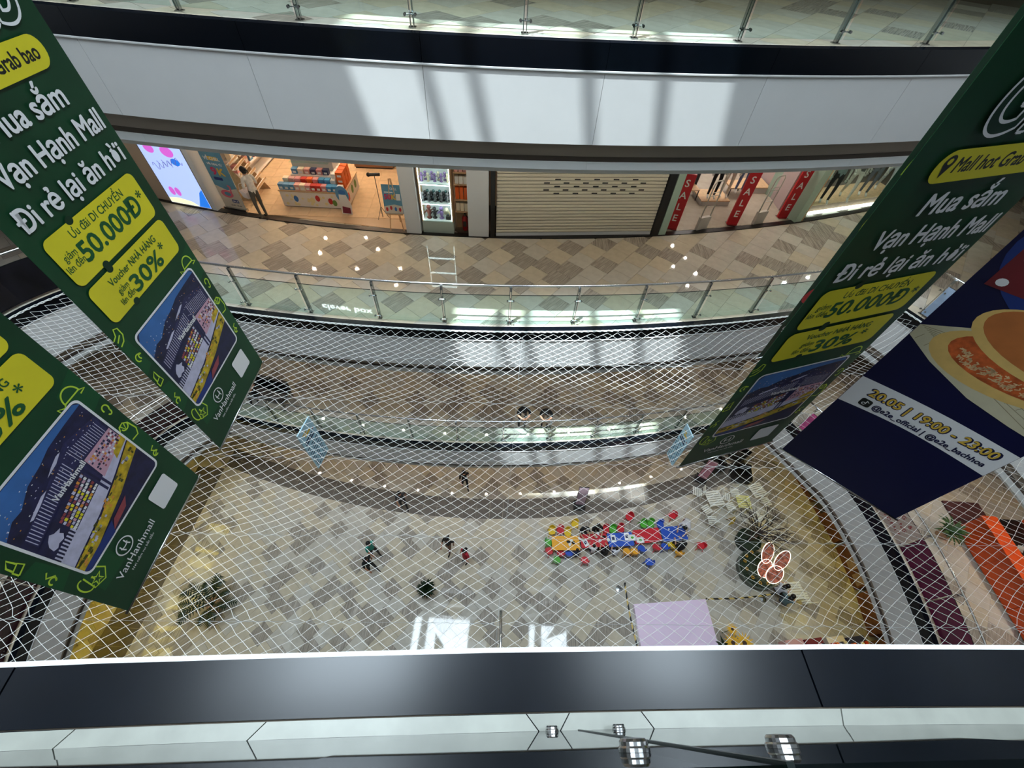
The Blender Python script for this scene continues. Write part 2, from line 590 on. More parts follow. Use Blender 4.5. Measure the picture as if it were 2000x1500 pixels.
def lay_tiles(key, z, a, o, x0, x1, y0, y1, keep, ring_clip, dark_px, known, p_dark=0.23):
    e1, e2, pos, idx = grid(a, o)
    dark = set(idx(at(px, py, z)) for px, py in dark_px)
    rnd = random.Random(11)
    jobs = []
    R0 = int(30/TS)
    for i in range(-R0-10, R0+10):
        for j in range(-R0-10, R0+10):
            p = pos(i, j)
            if not (x0 < p.x < x1 and y0 < p.y < y1) or not keep(p):
                continue
            rv, rc = rnd.random(), rnd.random()
            if known(p):
                d = (i, j) in dark
            else:
                d = rv < p_dark
            kind = 'dark' if d else ('beige' if rc < 0.5 else 'sand')
            fp = frame_px((p.x, p.y, z))
            vis = fp is not None and -40 < fp[0] < 2040 and -30 < fp[1] < 1530
            if fp is None or not (-800 < fp[0] < 2800 and -60 < fp[1] < 2300):
                continue
            poly = None
            if ring_clip:
                q, n, dd = nearest(p)
                sd = (p-q).dot(n)
                if sd < -0.45:
                    continue
                if sd < 0.45:
                    sq = [p+e1*(u*HALF)+e2*(v*HALF) for u, v in ((-1, -1), (1, -1), (1, 1), (-1, 1))]
                    poly = clip_half(sq, q, n)
                    if len(poly) < 3:
                        continue
            jobs.append((fp[2]+(0 if vis else 1000), p, kind, poly))
    jobs.sort(key=lambda t: t[0])
    rest = MB()
    for c, (f, p, kind, poly) in enumerate(jobs):
        if c < 300:
            if poly is None:
                t = link('tile', TILE_MESH[kind], floors[key], (p.x, p.y, z), a)
            else:
                ca, sa = math.cos(-a), math.sin(-a)
                loc = [((q-p).x*ca-(q-p).y*sa, (q-p).x*sa+(q-p).y*ca) for q in poly]
                MB().prism(loc, -0.012, 0.0).build('tile', [TM[kind]], floors[key], (p.x, p.y, z), a)
        else:
            sq = poly or [p+e1*(u*HALF)+e2*(v*HALF) for u, v in ((-1, -1), (1, -1), (1, 1), (-1, 1))]
            rest.prism([(q.x, q.y) for q in sq], z-0.012, z, ['beige', 'sand', 'dark'].index(kind))
    if rest.v:
        tag(rest.build('tile_field', [T_BEIGE, T_GREY, T_DARK], floors[key]), kind='stuff')
lay_tiles('a', ZA, A_B, O_B+Vector((0.2, 0.35)), -12, 14, 7.0, 13, lambda p: p.y > far_y(p.x)-0.5, True, [], lambda p: False)
lay_tiles('b', ZB, A_B, O_B, -17, 19, 4.5, 16.5, lambda p: p.y < thr_y(p.x)+0.25 or abs(p.x) > 13.5, True, DARK_B, lambda p: -8.6 < p.x < 8.8 and p.y > far_y(p.x))
lay_tiles('c', ZC, A_B, O_B+Vector((0.1, -0.2)), -19, 19.5, 0, 12.0, lambda p: True, True, [], lambda p: False, 0.3)
def strip_in(x):
    return 0.0150*x*x+0.075*x+6.93
lay_tiles('g', ZG, A_G, O_G, -18, 18.5, -4, 13, lambda p: True, False, DARK_G, lambda p: -10.5 < p.x < 3.6 and p.y < strip_in(p.x), 0.3)
# dark border strip let into the ground floor (raised by a hair so the pattern stops at it)
XS = [-13.2+0.6*i for i in range(43)]
for i in range(len(XS)-1):
    a, b = XS[i]+0.004, XS[i+1]-0.004
    fy = strip_in
    for h0, h1 in ((0.0, 0.46), (0.47, 0.93)):
        MB().prism([(a, fy(a)+h0), (b, fy(b)+h0), (b, fy(b)+h1), (a, fy(a)+h1)], 0.0, 0.006).build('border_tile', [T_STRIP], floors['g'])
for i in range(15):
    y = -0.6+0.6*i
    for j in range(2):
        MB().box(-13.2-0.62*(j+1), -13.2-0.62*j-0.006, y, y+0.594, 0.0, 0.006).build('border_tile', [T_STRIP], floors['g'])

# ------------------------------------------------------------------ balustrades
RAIL_H, GL_H = 1.12, 0.95
def clamp_mesh():
    m = MB()
    m.tube([(-0.07, -0.10, 0), (0.07, -0.10, 0)], 0.008, 6)
    m.tube([(0, 0, 0), (0, -0.10, 0)], 0.010, 6)
    for x in (-0.07, 0.07):
        m.tube([(x, -0.125, 0), (x, -0.085, 0)], 0.02, 8)
    return m.mesh('clamp', [M_STEELD])
CLAMP = clamp_mesh()
def post_mesh():
    m = MB()
    m.box(-0.028, -0.016, -0.03, 0.03, 0.0, RAIL_H-0.02)
    m.box(0.016, 0.028, -0.03, 0.03, 0.0, RAIL_H-0.02)
    m.box(-0.05, 0.05, -0.05, 0.05, 0.0, 0.012)
    m.box(-0.02, 0.02, -0.02, 0.02, RAIL_H-0.14, RAIL_H-0.02)
    return m.mesh('post', [M_STEELD])
POST = post_mesh()
def balustrade(name, label, z, posts, film=None, film_range=None, rail=True):
    root = thing(name, label, 'balustrade')
    p, _n = curve((posts[0]+posts[-1])/2)
    s0, s1 = posts[0], posts[-1]
    n = max(2, int((s1-s0)/0.25))
    if rail:
        pts = []
        for i in range(n+1):
            q, nn = curve(s0-0.3+(s1-s0+0.6)*i/n)
            pts.append((q.x+nn.x*0.17, q.y+nn.y*0.17, z+RAIL_H))
        MB().tube(pts, 0.027, 10).build('handrail', [M_STEEL], root, smooth=True)
    for i, s in enumerate(posts):
        q, nn = curve(s)
        a = math.atan2(nn.y, nn.x)-math.pi/2
        po = link('post', POST, root, (q.x+nn.x*0.14, q.y+nn.y*0.14, z), a)
        for h in (0.16, 0.78):
            link('clamp', CLAMP, po, (0, 0, h))
        if i < len(posts)-1:
            sa, sb = s+0.02, posts[i+1]-0.02
            gm = film(i) if film else M_GLASS
            sweep(MB(), [(0.03, 0.07), (0.03, GL_H), (0.042, GL_H), (0.042, 0.07)], sa, sb, z=z, step=0.4).build('glass_panel', [gm], root)
            sweep(MB(), [(0.028, GL_H), (0.028, GL_H+0.006), (0.044, GL_H+0.006), (0.044, GL_H)], sa, sb, z=z, step=0.4).build('glass_edge', [M_GEDGE], root)
    return root
FARP = [s_of(x, far_y(x)) for x in [-0.19+1.61*k for k in range(-6, 7)]]
balustrade('glass_balustrade', 'glass and steel balustrade of the topmost gallery at the top of the photo', ZA, FARP)
balustrade('glass_balustrade', 'glass and steel balustrade along the shop walkway above the net edge', ZB, FARP)
balustrade('glass_balustrade', 'glass and steel balustrade of the lower gallery where two people lean', ZC, FARP)
LP = [S_N1+0.9+1.55*k for k in range(0, 7)]
RP = [S_FAR1+0.9+1.55*k for k in range(0, 6)]
M_FILM_DK = mat('film_dark_red', rgb(52, 26, 30), 0.25, noise=0.7, nscale=2.5)
M_FILM_PUR = mat('film_maroon', rgb(96, 30, 58), 0.25, noise=0.25, nscale=1.5)
M_FILM_BEI = mat('film_beige', rgb(196, 172, 158), 0.35)
M_FILM_BLK = mat('film_black', rgb(20, 18, 24), 0.25, noise=0.6, nscale=3)
M_FILM_PINK = mat('film_pink', rgb(214, 90, 150), 0.3, noise=0.5, nscale=2)
M_REFL_SKY = mat('painted_reflection_blue', rgb(168, 188, 214), 0.15, noise=0.3, nscale=1.5)  # bluish window reflection painted onto plain glass
balustrade('glass_balustrade', 'balustrade with dark red printed film on the left side of the lower gallery', ZC, LP, lambda i: M_FILM_DK)
balustrade('glass_balustrade', 'balustrade with black printed film on the left side of the shop level', ZB, LP, lambda i: M_FILM_BLK)
rr = balustrade('glass_balustrade', 'balustrade with beige and maroon printed film on the right side of the lower gallery', ZC, RP, lambda i: [M_FILM_PINK, M_FILM_BEI, M_FILM_BEI, M_FILM_PUR, M_FILM_PUR, M_FILM_PUR][i % 6])
balustrade('glass_balustrade', 'balustrade with a pale blue reflection painted on its glass on the right side of the shop level', ZB, RP, lambda i: M_REFL_SKY)

# ------------------------------------------------------------------ near edge under the camera
def near_pt(x, d, z):
    dy = 0.077-0.012*x
    l = math.hypot(1, dy)
    # positive d: towards the void
    return (x-dy/l*d, near_y(x)+d/l, z)
M_STONE = mat('stone_pale', rgb(150, 151, 142), 0.35, noise=0.10, nscale=9, var=0.05)
def near_prism(mb, xa, xb, d0, d1, z0, z1, ska=0.0, skb=0.0, mi=0):
    n = 6
    vs, fs = [], []
    for i in range(n+1):
        t = i/n
        for d, z, k in ((d0, z0, 0), (d1, z0, 1), (d1, z1, 1), (d0, z1, 0)):
            x = xa+(xb-xa)*t+(ska+(skb-ska)*t)*k
            vs.append(near_pt(x, d, z))
    for i in range(n):
        for j in range(4):
            fs.append((4*i+j, 4*i+(j+1) % 4, 4*i+4+(j+1) % 4, 4*i+4+j))
    fs += [(3, 2, 1, 0), tuple(4*n+j for j in range(4))]
    mb.add(vs, fs, mi)
    return mb
strip = near_prism(MB(), -4, 4, -1.2, 0.038, ZA-0.011, ZA-0.0005).build('trim_2', [M_BLACK])  # blackened behind the glass so the pane's mirror image stays dark
tag(strip, 'pale stone kerb between the glass and the black ledge right below the camera, over a base blackened for the glass mirror', kind='structure')
kx = [-3.6, -2.9, -2.1, at(110, 1455, ZA).x, at(490, 1428, ZA).x, at(1052, 1421, ZA).x, at(1094, 1421, ZA).x, at(1275, 1413, ZA).x, at(1642, 1408, ZA).x, 2.1, 2.9]
near_prism(MB(), -3.5, 3.5, 0.192, 0.206, ZA-0.025, ZA-0.001).build('edge_trim', [M_WHITE], strip)
ks = [0.03, -0.03, 0.03, 0.035, 0.04, -0.035, 0.03, -0.03, 0.012, -0.02, 0.03]
for i in range(len(kx)-1):
    near_prism(MB(), kx[i]+0.002, kx[i+1]-0.002, -0.004, 0.036, ZA+0.0005, ZA+0.006, ks[i], ks[i+1]).build('kerb_stone', [M_STONE], strip)
gb = thing('glass_balustrade', 'glass panes right below the camera mirroring the pale kerb', 'balustrade')
XJ = at(1130, 1418, ZA).x
for xa, xb in ((-2.6, XJ-0.004), (XJ+0.004, 3.0)):
    near_prism(MB(), xa, xb, -0.016, -0.004, ZA-0.002, ZA+1.10).build('glass_pane', [M_GLASSN], gb)
near_prism(MB(), XJ-0.0035, XJ+0.0035, -0.018, -0.002, ZA, ZA+1.10).build('glass_edge', [M_GEDGE], gb)
for x, h in ((at(1078, 1425, ZA+0.055).x, 0.055), (at(1208, 1418, ZA+0.055).x, 0.055), (at(1240, 1480, ZA+0.9).x, 0.90), (at(1530, 1468, ZA+0.9).x, 0.90)):
    q = Vector(near_pt(x, -0.004, ZA+h))
    n = (Vector(near_pt(x, 1, ZA+h))-Vector(near_pt(x, 0, ZA+h))).normalized()
    b = MB()
    b.tube([q, q+n*0.004, q+n*0.006, q+n*0.010, q+n*0.013], [0.0195, 0.0195, 0.0175, 0.0175, 0.015], 24)
    b.build('fixing_disc', [M_STEEL], gb, smooth=False)
# ================================================================== SAFETY NET
ROPES_Y = [1.12, 2.45, 3.95, 5.35, 6.55]
def net_z(x, y):
    q, n, dd = nearest(Vector((x, y)))
    dd = max(0.0, dd)
    edge = 1-math.exp(-dd/1.3)
    sag = 0.34*edge
    g = min(abs(y-(ry+0.055*x)) for ry in ROPES_Y)
    sag -= 0.12*edge*math.exp(-(g/0.22)**2)
    sag += 0.05*edge*math.sin(1.7*x+0.6*y)*math.sin(1.1*y+0.4*x)
    return ZB-0.06-sag
def build_net():
    du, dv = 0.262, 0.083
    nodes = {}
    vs = []
    def node(i, j):
        if (i, j) in nodes:
            return nodes[(i, j)]
        x = (i+0.5*(j % 2))*du
        y = j*dv+0.055*x
        x += 0.05*math.sin(0.9*y+0.5*x)+0.02*math.sin(2.3*x+1.2*y)+0.006*math.sin(7*x+5*y)
        y += 0.05*math.sin(1.1*x+0.7)+0.015*math.sin(3.1*x+2*y)+0.005*math.sin(8*y-6*x)
        g = min(ROPES_Y, key=lambda r: abs(y-(r+0.055*x)))
        gy = g+0.055*x
        if abs(y-gy) < 0.10:
            y += (gy-y)*0.5*abs(math.sin(0.8*x+g))
        p = Vector((x, y))
        q, n, dd = nearest(p)
        sd = (p-q).dot(n)
        if sd > -0.125:
            nodes[(i, j)] = None
            return None
        if sd > -0.20:
            p = p-n*(sd+0.165)
        z = net_z(p.x, p.y)
        nodes[(i, j)] = len(vs)
        vs.append((p.x, p.y, z))
        return nodes[(i, j)]
    edges = []
    for j in range(-44, 150):
        for i in range(-58, 58):
            a = node(i, j)
            if a is None:
                continue
            for di in ((0, -1) if j % 2 == 0 else (0, 1)):
                b = node(i+di, j+1)
                if b is not None:
                    edges.append((a, b))
    return vs, edges
NV, NE = build_net()
M_ROPE = mat('rope_grey', rgb(170, 172, 172), 0.6)
def cords(mb, vs, es, r):
    for a, b in es:
        p, q = Vector(vs[a]), Vector(vs[b])
        d = q-p
        if d.length < 1e-4:
            continue
        d.normalize()
        u = d.cross(Vector((0, 0, 1)))
        if u.length < 1e-3:
            u = Vector((1, 0, 0))
        u.normalize()
        w = d.cross(u)
        o = [u*r, (w*0.87-u*0.5)*r, (-w*0.87-u*0.5)*r]
        v = [p+k for k in o]+[q+k for k in o]
        mb.add(v, [(0, 1, 4, 3), (1, 2, 5, 4), (2, 0, 3, 5)])
net = thing('safety_net', 'white diamond mesh safety net stretched across the void', 'net', (0, 3.5, ZB-0.3))
mb = MB()
mb.M = Matrix.Translation((0, -3.5, -(ZB-0.3)))
cords(mb, NV, NE, 0.0037)
mb.build('mesh_cords', [M_NET], net)
mb = MB()
mb.M = Matrix.Translation((0, -3.5, -(ZB-0.3)))
rn = random.Random(3)
for ph in (0, 1, 2):
    pts = []
    n = 420
    for i in range(n):
        p, nn = curve(PERIM*i/n)
        k = 0.165+0.022*math.sin(i*2.1+ph*2.1)
        pts.append((p.x-nn.x*k, p.y-nn.y*k, ZB-0.012+0.020*math.cos(i*2.1+ph*2.1)))
    mb.tube(pts, 0.009, 5, closed=True)
mb.build('border_rope', [M_NET], net)
for ry in ROPES_Y:
    pts = []
    for i in range(81):
        x = -13+26*i/80
        y = ry+0.055*x
        if inside(x, y):
            pts.append((x, y-3.5, net_z(x, y)-(ZB-0.3)+0.01))
    MB().tube(pts, 0.0024, 5).build('support_rope', [M_ROPE], net)
pts = [(0.02+0.02*y, y-3.5, net_z(0.02, y)-(ZB-0.3)+0.012) for y in [0.35+0.3*i for i in range(24)]]
MB().tube(pts, 0.0026, 5).build('support_rope', [M_ROPE], net)
b = MB().tube([(0.14, 0.28, ZB+0.03), (0.08, 1.27, ZB+0.03)], 0.022, 12)
tag(b.build('steel_bar', [M_STEEL], smooth=True), 'polished steel bar holding the net at the near edge', 'bar')

# ================================================================== HANGING BANNERS
FONT = None
DG = None
_tc = {}
def text_mesh(txt, size, bold=0.0, shear=0.0, align='LEFT', width=None):
    key = (txt, size, bold, shear, align, width)
    if key in _tc:
        return _tc[key]
    cu = bpy.data.curves.new('t', 'FONT')
    cu.body = txt
    cu.size = size
    cu.shear = shear
    cu.align_x = align
    cu.resolution_u = 10 if size > 0.4 else 3
    ob = bpy.data.objects.new('t', cu)
    COL.objects.link(ob)
    dg = bpy.context.evaluated_depsgraph_get()
    dg.update()
    me = bpy.data.meshes.new_from_object(ob.evaluated_get(dg))
    bpy.data.objects.remove(ob)
    vs = [tuple(v.co) for v in me.vertices]
    fs = [tuple(p.vertices) for p in me.polygons]
    if width and vs:
        x0, x1 = min(v[0] for v in vs), max(v[0] for v in vs)
        k = width/(x1-x0)
        vs = [((v[0]-x0)*k, v[1], 0.0) for v in vs]
    if bold > 0:
        sh = [(0, 0), (bold, 0), (-bold, 0), (0, bold), (0, -bold), (bold*.7, bold*.7), (-bold*.7, bold*.7), (bold*.7, -bold*.7), (-bold*.7, -bold*.7)]
        nv = len(vs)
        fs = [tuple(i+nv*k for i in f) for k in range(len(sh)) for f in fs]
        vs = [(x+a, y+b, 2e-5*k) for k, (a, b) in enumerate(sh) for x, y, _ in vs]
    bpy.data.meshes.remove(me)
    _tc[key] = (vs, fs)
    return vs, fs

M_GREEN = mat('banner_green', rgb(10, 62, 34), 0.5, noise=0.25, nscale=1.2, spec=0.4)
M_GREEN2 = mat('banner_green_patch', rgb(13, 76, 40), 0.5, spec=0.4)
M_GREEND = mat('banner_green_dark', rgb(6, 48, 26), 0.5, spec=0.4)
M_TICK = mat('banner_ticket_text', rgb(8, 84, 42), 0.5)
M_YEL = mat('banner_yellow', rgb(226, 214, 36), 0.5, noise=0.06, nscale=2)
M_NEON = mat('banner_line', rgb(188, 220, 60), 0.5)
M_PWHITE = mat('print_white', rgb(238, 238, 240), 0.5)
M_PBLACK = mat('print_black', rgb(22, 26, 22), 0.5)
M_PNAVY = mat('print_night', rgb(24, 26, 66), 0.5, noise=0.5, nscale=9)
M_PSKY = mat('print_dusk', rgb(52, 104, 170), 0.5, noise=0.25, nscale=3)
M_PSLATE = mat('print_slate', rgb(38, 38, 84), 0.5, noise=0.3, nscale=30)
M_PLAV = mat('print_lavender', rgb(198, 196, 222), 0.5, noise=0.15, nscale=12)
M_PGOLD = mat('print_gold', rgb(190, 160, 30), 0.5, noise=0.5, nscale=14)
M_PRED = mat('print_red', rgb(150, 66, 74), 0.5, noise=0.3, nscale=12)
M_PPINK = mat('print_rose', rgb(206, 160, 180), 0.5)
M_PORANGE = mat('print_orange', rgb(222, 150, 60), 0.5)
M_LEAFP = mat('print_leaf', rgb(70, 74, 24), 0.5)
M_NAVY = mat('banner_navy', rgb(8, 12, 58), 0.5, spec=0.4)
M_PBLUE = mat('print_blue', rgb(20, 48, 120), 0.5)
M_RED = mat('print_bright_red', rgb(206, 34, 40), 0.5)
M_WIRE = mat('wire', rgb(60, 60, 60), 0.5)

class Print:
    """flat print shapes in banner coordinates (u across, v up), each raised a fraction of a millimetre"""
    def __init__(s, root, th=0.003):
        s.root, s.lv, s.th = root, 0, th
    def put(s, name, vs, fs, m):
        s.lv += 1
        y = -s.th-0.0002*s.lv
        b = MB()
        b.add([(q[0], y-(q[2] if len(q) > 2 else 0), q[1]) for q in vs], fs)
        return b.build(name, m if isinstance(m, list) else [m], s.root)
    def poly(s, name, pts, m):
        return s.put(name, pts, [tuple(range(len(pts)))], m)
    def rrect(s, name, u0, u1, v0, v1, r, m, notch=None):
        pts = []
        for cx, cy, a0 in ((u1-r, v0+r, -90), (u1-r, v1-r, 0), (u0+r, v1-r, 90), (u0+r, v0+r, 180)):
            for k in range(7):
                a = R(a0+15*k)
                pts.append((cx+r*math.cos(a), cy+r*math.sin(a)))
        return s.poly(name, pts, m)
    def disc(s, name, u, v, ru, rv, m, n=28):
        return s.poly(name, [(u+ru*math.cos(2*math.pi*k/n), v+rv*math.sin(2*math.pi*k/n)) for k in range(n)], m)
    def text(s, name, txt, u, v, size, m, bold=0.0, width=None, align='LEFT', shear=0.0):
        vs, fs = text_mesh(txt, size, bold, shear, align, width)
        if ' ' not in txt:
            return s.put(name, [(u+x, v+y, z) for x, y, z in vs], fs, m)
        # one part for each word: cut the line at the widest gaps
        ext = sorted((min(vs[i][0] for i in f), max(vs[i][0] for i in f)) for f in fs)
        gaps, hi = [], ext[0][1]
        for a, b in ext:
            if a > hi:
                gaps.append((a-hi, (a+hi)/2))
            hi = max(hi, b)
        cuts = sorted(c for _, c in sorted(gaps)[::-1][:txt.count(' ')])
        words = {}
        for f in fs:
            x = sum(vs[i][0] for i in f)/len(f)
            words.setdefault(bisect.bisect(cuts, x), []).append(f)
        out = None
        for k in sorted(words):
            ids = sorted(set(i for f in words[k] for i in f))
            mp = {i: n for n, i in enumerate(ids)}
            out = s.put(name, [(u+vs[i][0], v+vs[i][1], vs[i][2]) for i in ids], [tuple(mp[i] for i in f) for f in words[k]], m)
        return out
    def lines(s, name, strokes, w, m, closed=False):
        vs, fs = [], []
        for st in strokes:
            st = [Vector(p) for p in st]
            n = len(st)
            o = len(vs)
            for i, p in enumerate(st):
                d = st[min(i+1, n-1)]-st[max(i-1, 0)]
                if d.length < 1e-6:
                    d = Vector((1, 0))
                d.normalize()
                q = Vector((-d.y, d.x))*w/2
                vs += [tuple(p+q), tuple(p-q)]
            fs += [(o+2*i, o+2*i+1, o+2*i+3, o+2*i+2) for i in range(n-1)]
        return s.put(name, vs, fs, m)
    def rects(s, name, rects, mats):
        """rects: (u0,u1,v0,v1,material index)"""
        s.lv += 1
        y = -s.th-0.0002*s.lv
        b = MB()
        for u0, u1, v0, v1, mi in rects:
            b.add([(u0, y, v0), (u1, y, v0), (u1, y, v1), (u0, y, v1)], [(0, 1, 2, 3)], mi)
        o = b.build(name, mats, s.root)
        if len(rects) > 12:
            tag(o, kind='stuff')      # specks of the print, too small to tell apart
        return o
def arc(cx, cy, rx, ry, a0, a1, n=16):
    return [(cx+rx*math.cos(R(a0+(a1-a0)*k/n)), cy+ry*math.sin(R(a0+(a1-a0)*k/n))) for k in range(n+1)]

def banner_root(name, label, p, ang, W_, H_, m, m2):
    root = thing(name, label, 'banner', p, ang)
    b = MB()
    b.box(0, W_, -0.002, 0.002, 0.0, H_)
    b.build('cloth', [m], root)
    b = MB()
    b.tube([(-0.03, 0, 0.0), (W_+0.03, 0, 0.0)], 0.014, 8)
    b.build('bottom_rod', [M_STEEL], root, smooth=True)
    MB().tube([(-0.03, 0, H_), (W_+0.03, 0, H_)], 0.014, 8).build('top_rod', [M_STEEL], root, smooth=True)
    for u in (0.1, W_-0.1):
        MB().tube([(u, 0, H_), (u, 0, ZROOF-p[2])], 0.003, 4).build('wire', [M_WIRE], root)
    return root

def photo_print(P, u0, u1, v0, v1):
    """night view of the mall printed on the banner"""
    w, h = u1-u0, v1-v0
    X = lambda t: u0+w*t
    Y = lambda t: v0+h*t
    Q = lambda pts: [(X(a), Y(b)) for a, b in pts]
    P.rrect('photo_border', u0-0.022, u1+0.022, v0-0.022, v1+0.022, 0.07, M_PWHITE)
    P.rrect('photo_night', u0, u1, v0, v1, 0.055, M_PNAVY)
    P.poly('photo_sky', Q([(0.05, 0.995), (0.0, 0.94), (0.0, 0.74), (0.12, 0.80), (0.2, 0.795), (0.35, 0.87), (0.5, 0.895), (0.62, 0.93), (0.8, 0.945), (1, 0.955), (0.96, 0.995)]), M_PSKY)
    rn = random.Random(5)
    rs = []
    for k in range(70):
        a, b = rn.random()*0.95+0.02, 0.66+0.24*rn.random()
        rs.append((X(a), X(a+0.006+0.006*rn.random()), Y(b), Y(b+0.006), rn.choice((0, 1, 2))))
    P.poly('photo_roof', Q([(0.04, 0.52), (0.62, 0.66), (0.98, 0.62), (0.98, 0.80), (0.70, 0.86), (0.42, 0.76), (0.04, 0.64)]), M_PSLATE)
    P.rects('photo_city_lights', rs, [M_PLAV, M_PORANGE, M_PWHITE])
    P.poly('photo_roof_glass', Q([(0.16, 0.695), (0.24, 0.72), (0.33, 0.745), (0.38, 0.74), (0.28, 0.705), (0.18, 0.68)]), M_PLAV)
    P.poly('photo_roof_glass', Q([(0.45, 0.79), (0.52, 0.82), (0.60, 0.845), (0.64, 0.84), (0.56, 0.805)]), M_PLAV)
    P.rects('photo_fins', [(X(0.05+0.024*k), X(0.056+0.024*k), Y(0.535+0.0058*k), Y(0.64+0.006*k), 0) for k in range(23)], [M_PLAV])
    P.rects('photo_fins', [(X(0.66+0.022*k), X(0.665+0.022*k), Y(0.665-0.002*k), Y(0.80-0.003*k), 0) for k in range(14)], [M_PLAV])
    P.poly('photo_front', Q([(0.0, 0.28), (0.62, 0.40), (0.62, 0.645), (0.0, 0.50)]), M_PNAVY)
    P.poly('photo_ground', Q([(0.0, 0.16), (0.40, 0.235), (0.72, 0.33), (1, 0.43), (1, 0.50), (0.62, 0.41), (0.0, 0.29)]), M_PLAV)
    P.poly('photo_entry', Q([(0.66, 0.40), (0.99, 0.48), (0.99, 0.635), (0.68, 0.64)]), M_PPINK)
    P.poly('photo_corner_lights', Q([(0.83, 0.40), (1.0, 0.44), (1.0, 0.52), (0.86, 0.48)]), M_PGOLD)
    rs = []
    for r_ in range(5):
        for k in range(15):
            t = 0.23+0.0255*k
            y0 = 0.345+0.034*r_+(0.0050+0.0004*r_)*k
            rs.append((X(t), X(t+0.019+0.005*rn.random()), Y(y0), Y(y0+0.020+0.008*rn.random()), rn.choice((0, 1, 2, 2, 5, 5, 6, 3)) if r_ < 4 else rn.choice((0, 0, 1, 2))))
    for r_ in range(6):
        for k in range(13):
            t = 0.685+0.0235*k
            y0 = 0.435+0.030*r_+0.0045*k*(1-r_/6)
            rs.append((X(t), X(t+0.014+0.006*rn.random()), Y(y0), Y(y0+0.014+0.008*rn.random()), rn.choice((0, 2, 5, 4, 4, 6, 1))))
    P.rects('photo_windows', rs, [M_PRED, M_PORANGE, M_PLAV, M_YEL, M_PNAVY, M_PWHITE, M_PPINK])
    P.rects('photo_fence', [(X(0.01+0.026*k), X(0.022+0.026*k), Y(0.19+0.005*k), Y(0.36+0.004*k), 0) for k in range(9)], [M_PLAV])
    for a in (0.585, 0.625):
        P.poly('photo_column', Q([(a, 0.30), (a+0.022, 0.305), (a+0.026, 0.64), (a+0.004, 0.635)]), M_PSLATE)
    P.poly('photo_tree', Q([(0.05, 0.40), (0.08, 0.385), (0.11, 0.40), (0.15, 0.39), (0.18, 0.42), (0.17, 0.45), (0.20, 0.47), (0.15, 0.485), (0.13, 0.51), (0.09, 0.485), (0.06, 0.45)]), M_PLAV)
    P.poly('photo_street', Q([(0.10, 0.05), (0.62, 0.17), (1, 0.30), (1, 0.42), (0.72, 0.315), (0.40, 0.215), (0.0, 0.15), (0.0, 0.06)]), M_PGOLD)
    rs = []
    for k in range(60):
        a = rn.random()*0.95
        b = 0.09+0.22*a+0.08*(rn.random()-0.3)
        rs.append((X(a), X(a+0.012+0.03*rn.random()), Y(b), Y(b+0.008+0.02*rn.random()), rn.choice((0, 0, 1, 2, 3))))
    P.rects('photo_street_trees', rs, [M_LEAFP, M_YEL, M_PORANGE, M_PLAV])
    P.poly('photo_houses', Q([(0.35, 0.02), (0.55, 0.05), (0.62, 0.12), (0.42, 0.09)]), M_PRED)
    P.poly('photo_corner', Q([(0.02, 0.012), (0.34, 0.0), (0.40, 0.10), (0.2, 0.075), (0.0, 0.06)]), M_PBLUE)
    P.text('photo_sign', 'VanHanhmall', X(0.34), Y(0.615), 0.085, M_PWHITE, 0.002, width=0.33*w)

def icons(P):
    n = M_NEON
    w = 0.014
    # hat, top right
    P.lines('icon_hat', [arc(1.33, 1.90, 0.085, 0.10, 0, 180), [(1.20, 1.86), (1.25, 1.90), (1.41, 1.90), (1.46, 1.87), (1.40, 1.86)], [(1.22, 1.88), (1.17, 1.92), (1.18, 1.84), (1.22, 1.88)]], w, n)
    P.lines('icon_curl', [arc(1.43, 1.58, 0.032, 0.04, -60, 200), arc(1.43, 1.53, 0.02, 0.03, 200, 380)], w, n)
    P.lines('icon_shirt', [[(1.345, 1.30), (1.37, 1.34), (1.42, 1.345), (1.46, 1.30), (1.475, 1.18), (1.44, 1.12), (1.36, 1.13)], [(1.38, 1.34), (1.40, 1.26), (1.43, 1.34)], arc(1.41, 1.30, 0.04, 0.04, 180, 360)], w, n)
    P.lines('icon_note', [[(1.44, 0.88), (1.39, 0.86), (1.42, 0.80), (1.38, 0.77)], arc(1.40, 0.79, 0.03, 0.03, 0, 300)], w, n)
    P.lines('icon_sock', [[(0.13, 0.73), (0.10, 0.55), (0.20, 0.50), (0.28, 0.58), (0.24, 0.72)], arc(0.09, 0.66, 0.05, 0.09, 60, 300), [(0.16, 0.66), (0.18, 0.61), (0.23, 0.61), (0.19, 0.58), (0.20, 0.53), (0.17, 0.56), (0.13, 0.53), (0.15, 0.58), (0.12, 0.61), (0.16, 0.61), (0.17, 0.66)]], w, n)
    P.lines('icon_note', [[(0.09, 1.10), (0.05, 1.07), (0.09, 1.01), (0.06, 0.97)], arc(0.05, 1.0, 0.03, 0.03, -60, 220)], w, n)
    P.lines('icon_lipstick', [[(0.02, 1.30), (0.02, 1.36), (0.09, 1.38), (0.10, 1.32), (0.02, 1.30)], [(0.03, 1.37), (0.035, 1.43), (0.08, 1.47), (0.085, 1.385)]], w, n)
    P.lines('icon_curl', [arc(0.07, 1.70, 0.035, 0.04, 20, 270), arc(0.10, 1.70, 0.02, 0.03, 20, 250)], w, n)
    P.lines('icon_shoe', [[(0.0, 2.0), (0.05, 2.02), (0.08, 2.08), (0.12, 2.06), (0.12, 1.98), (0.08, 1.93), (0.02, 1.91)], [(0.02, 1.96), (0.09, 2.0)]], w, n)

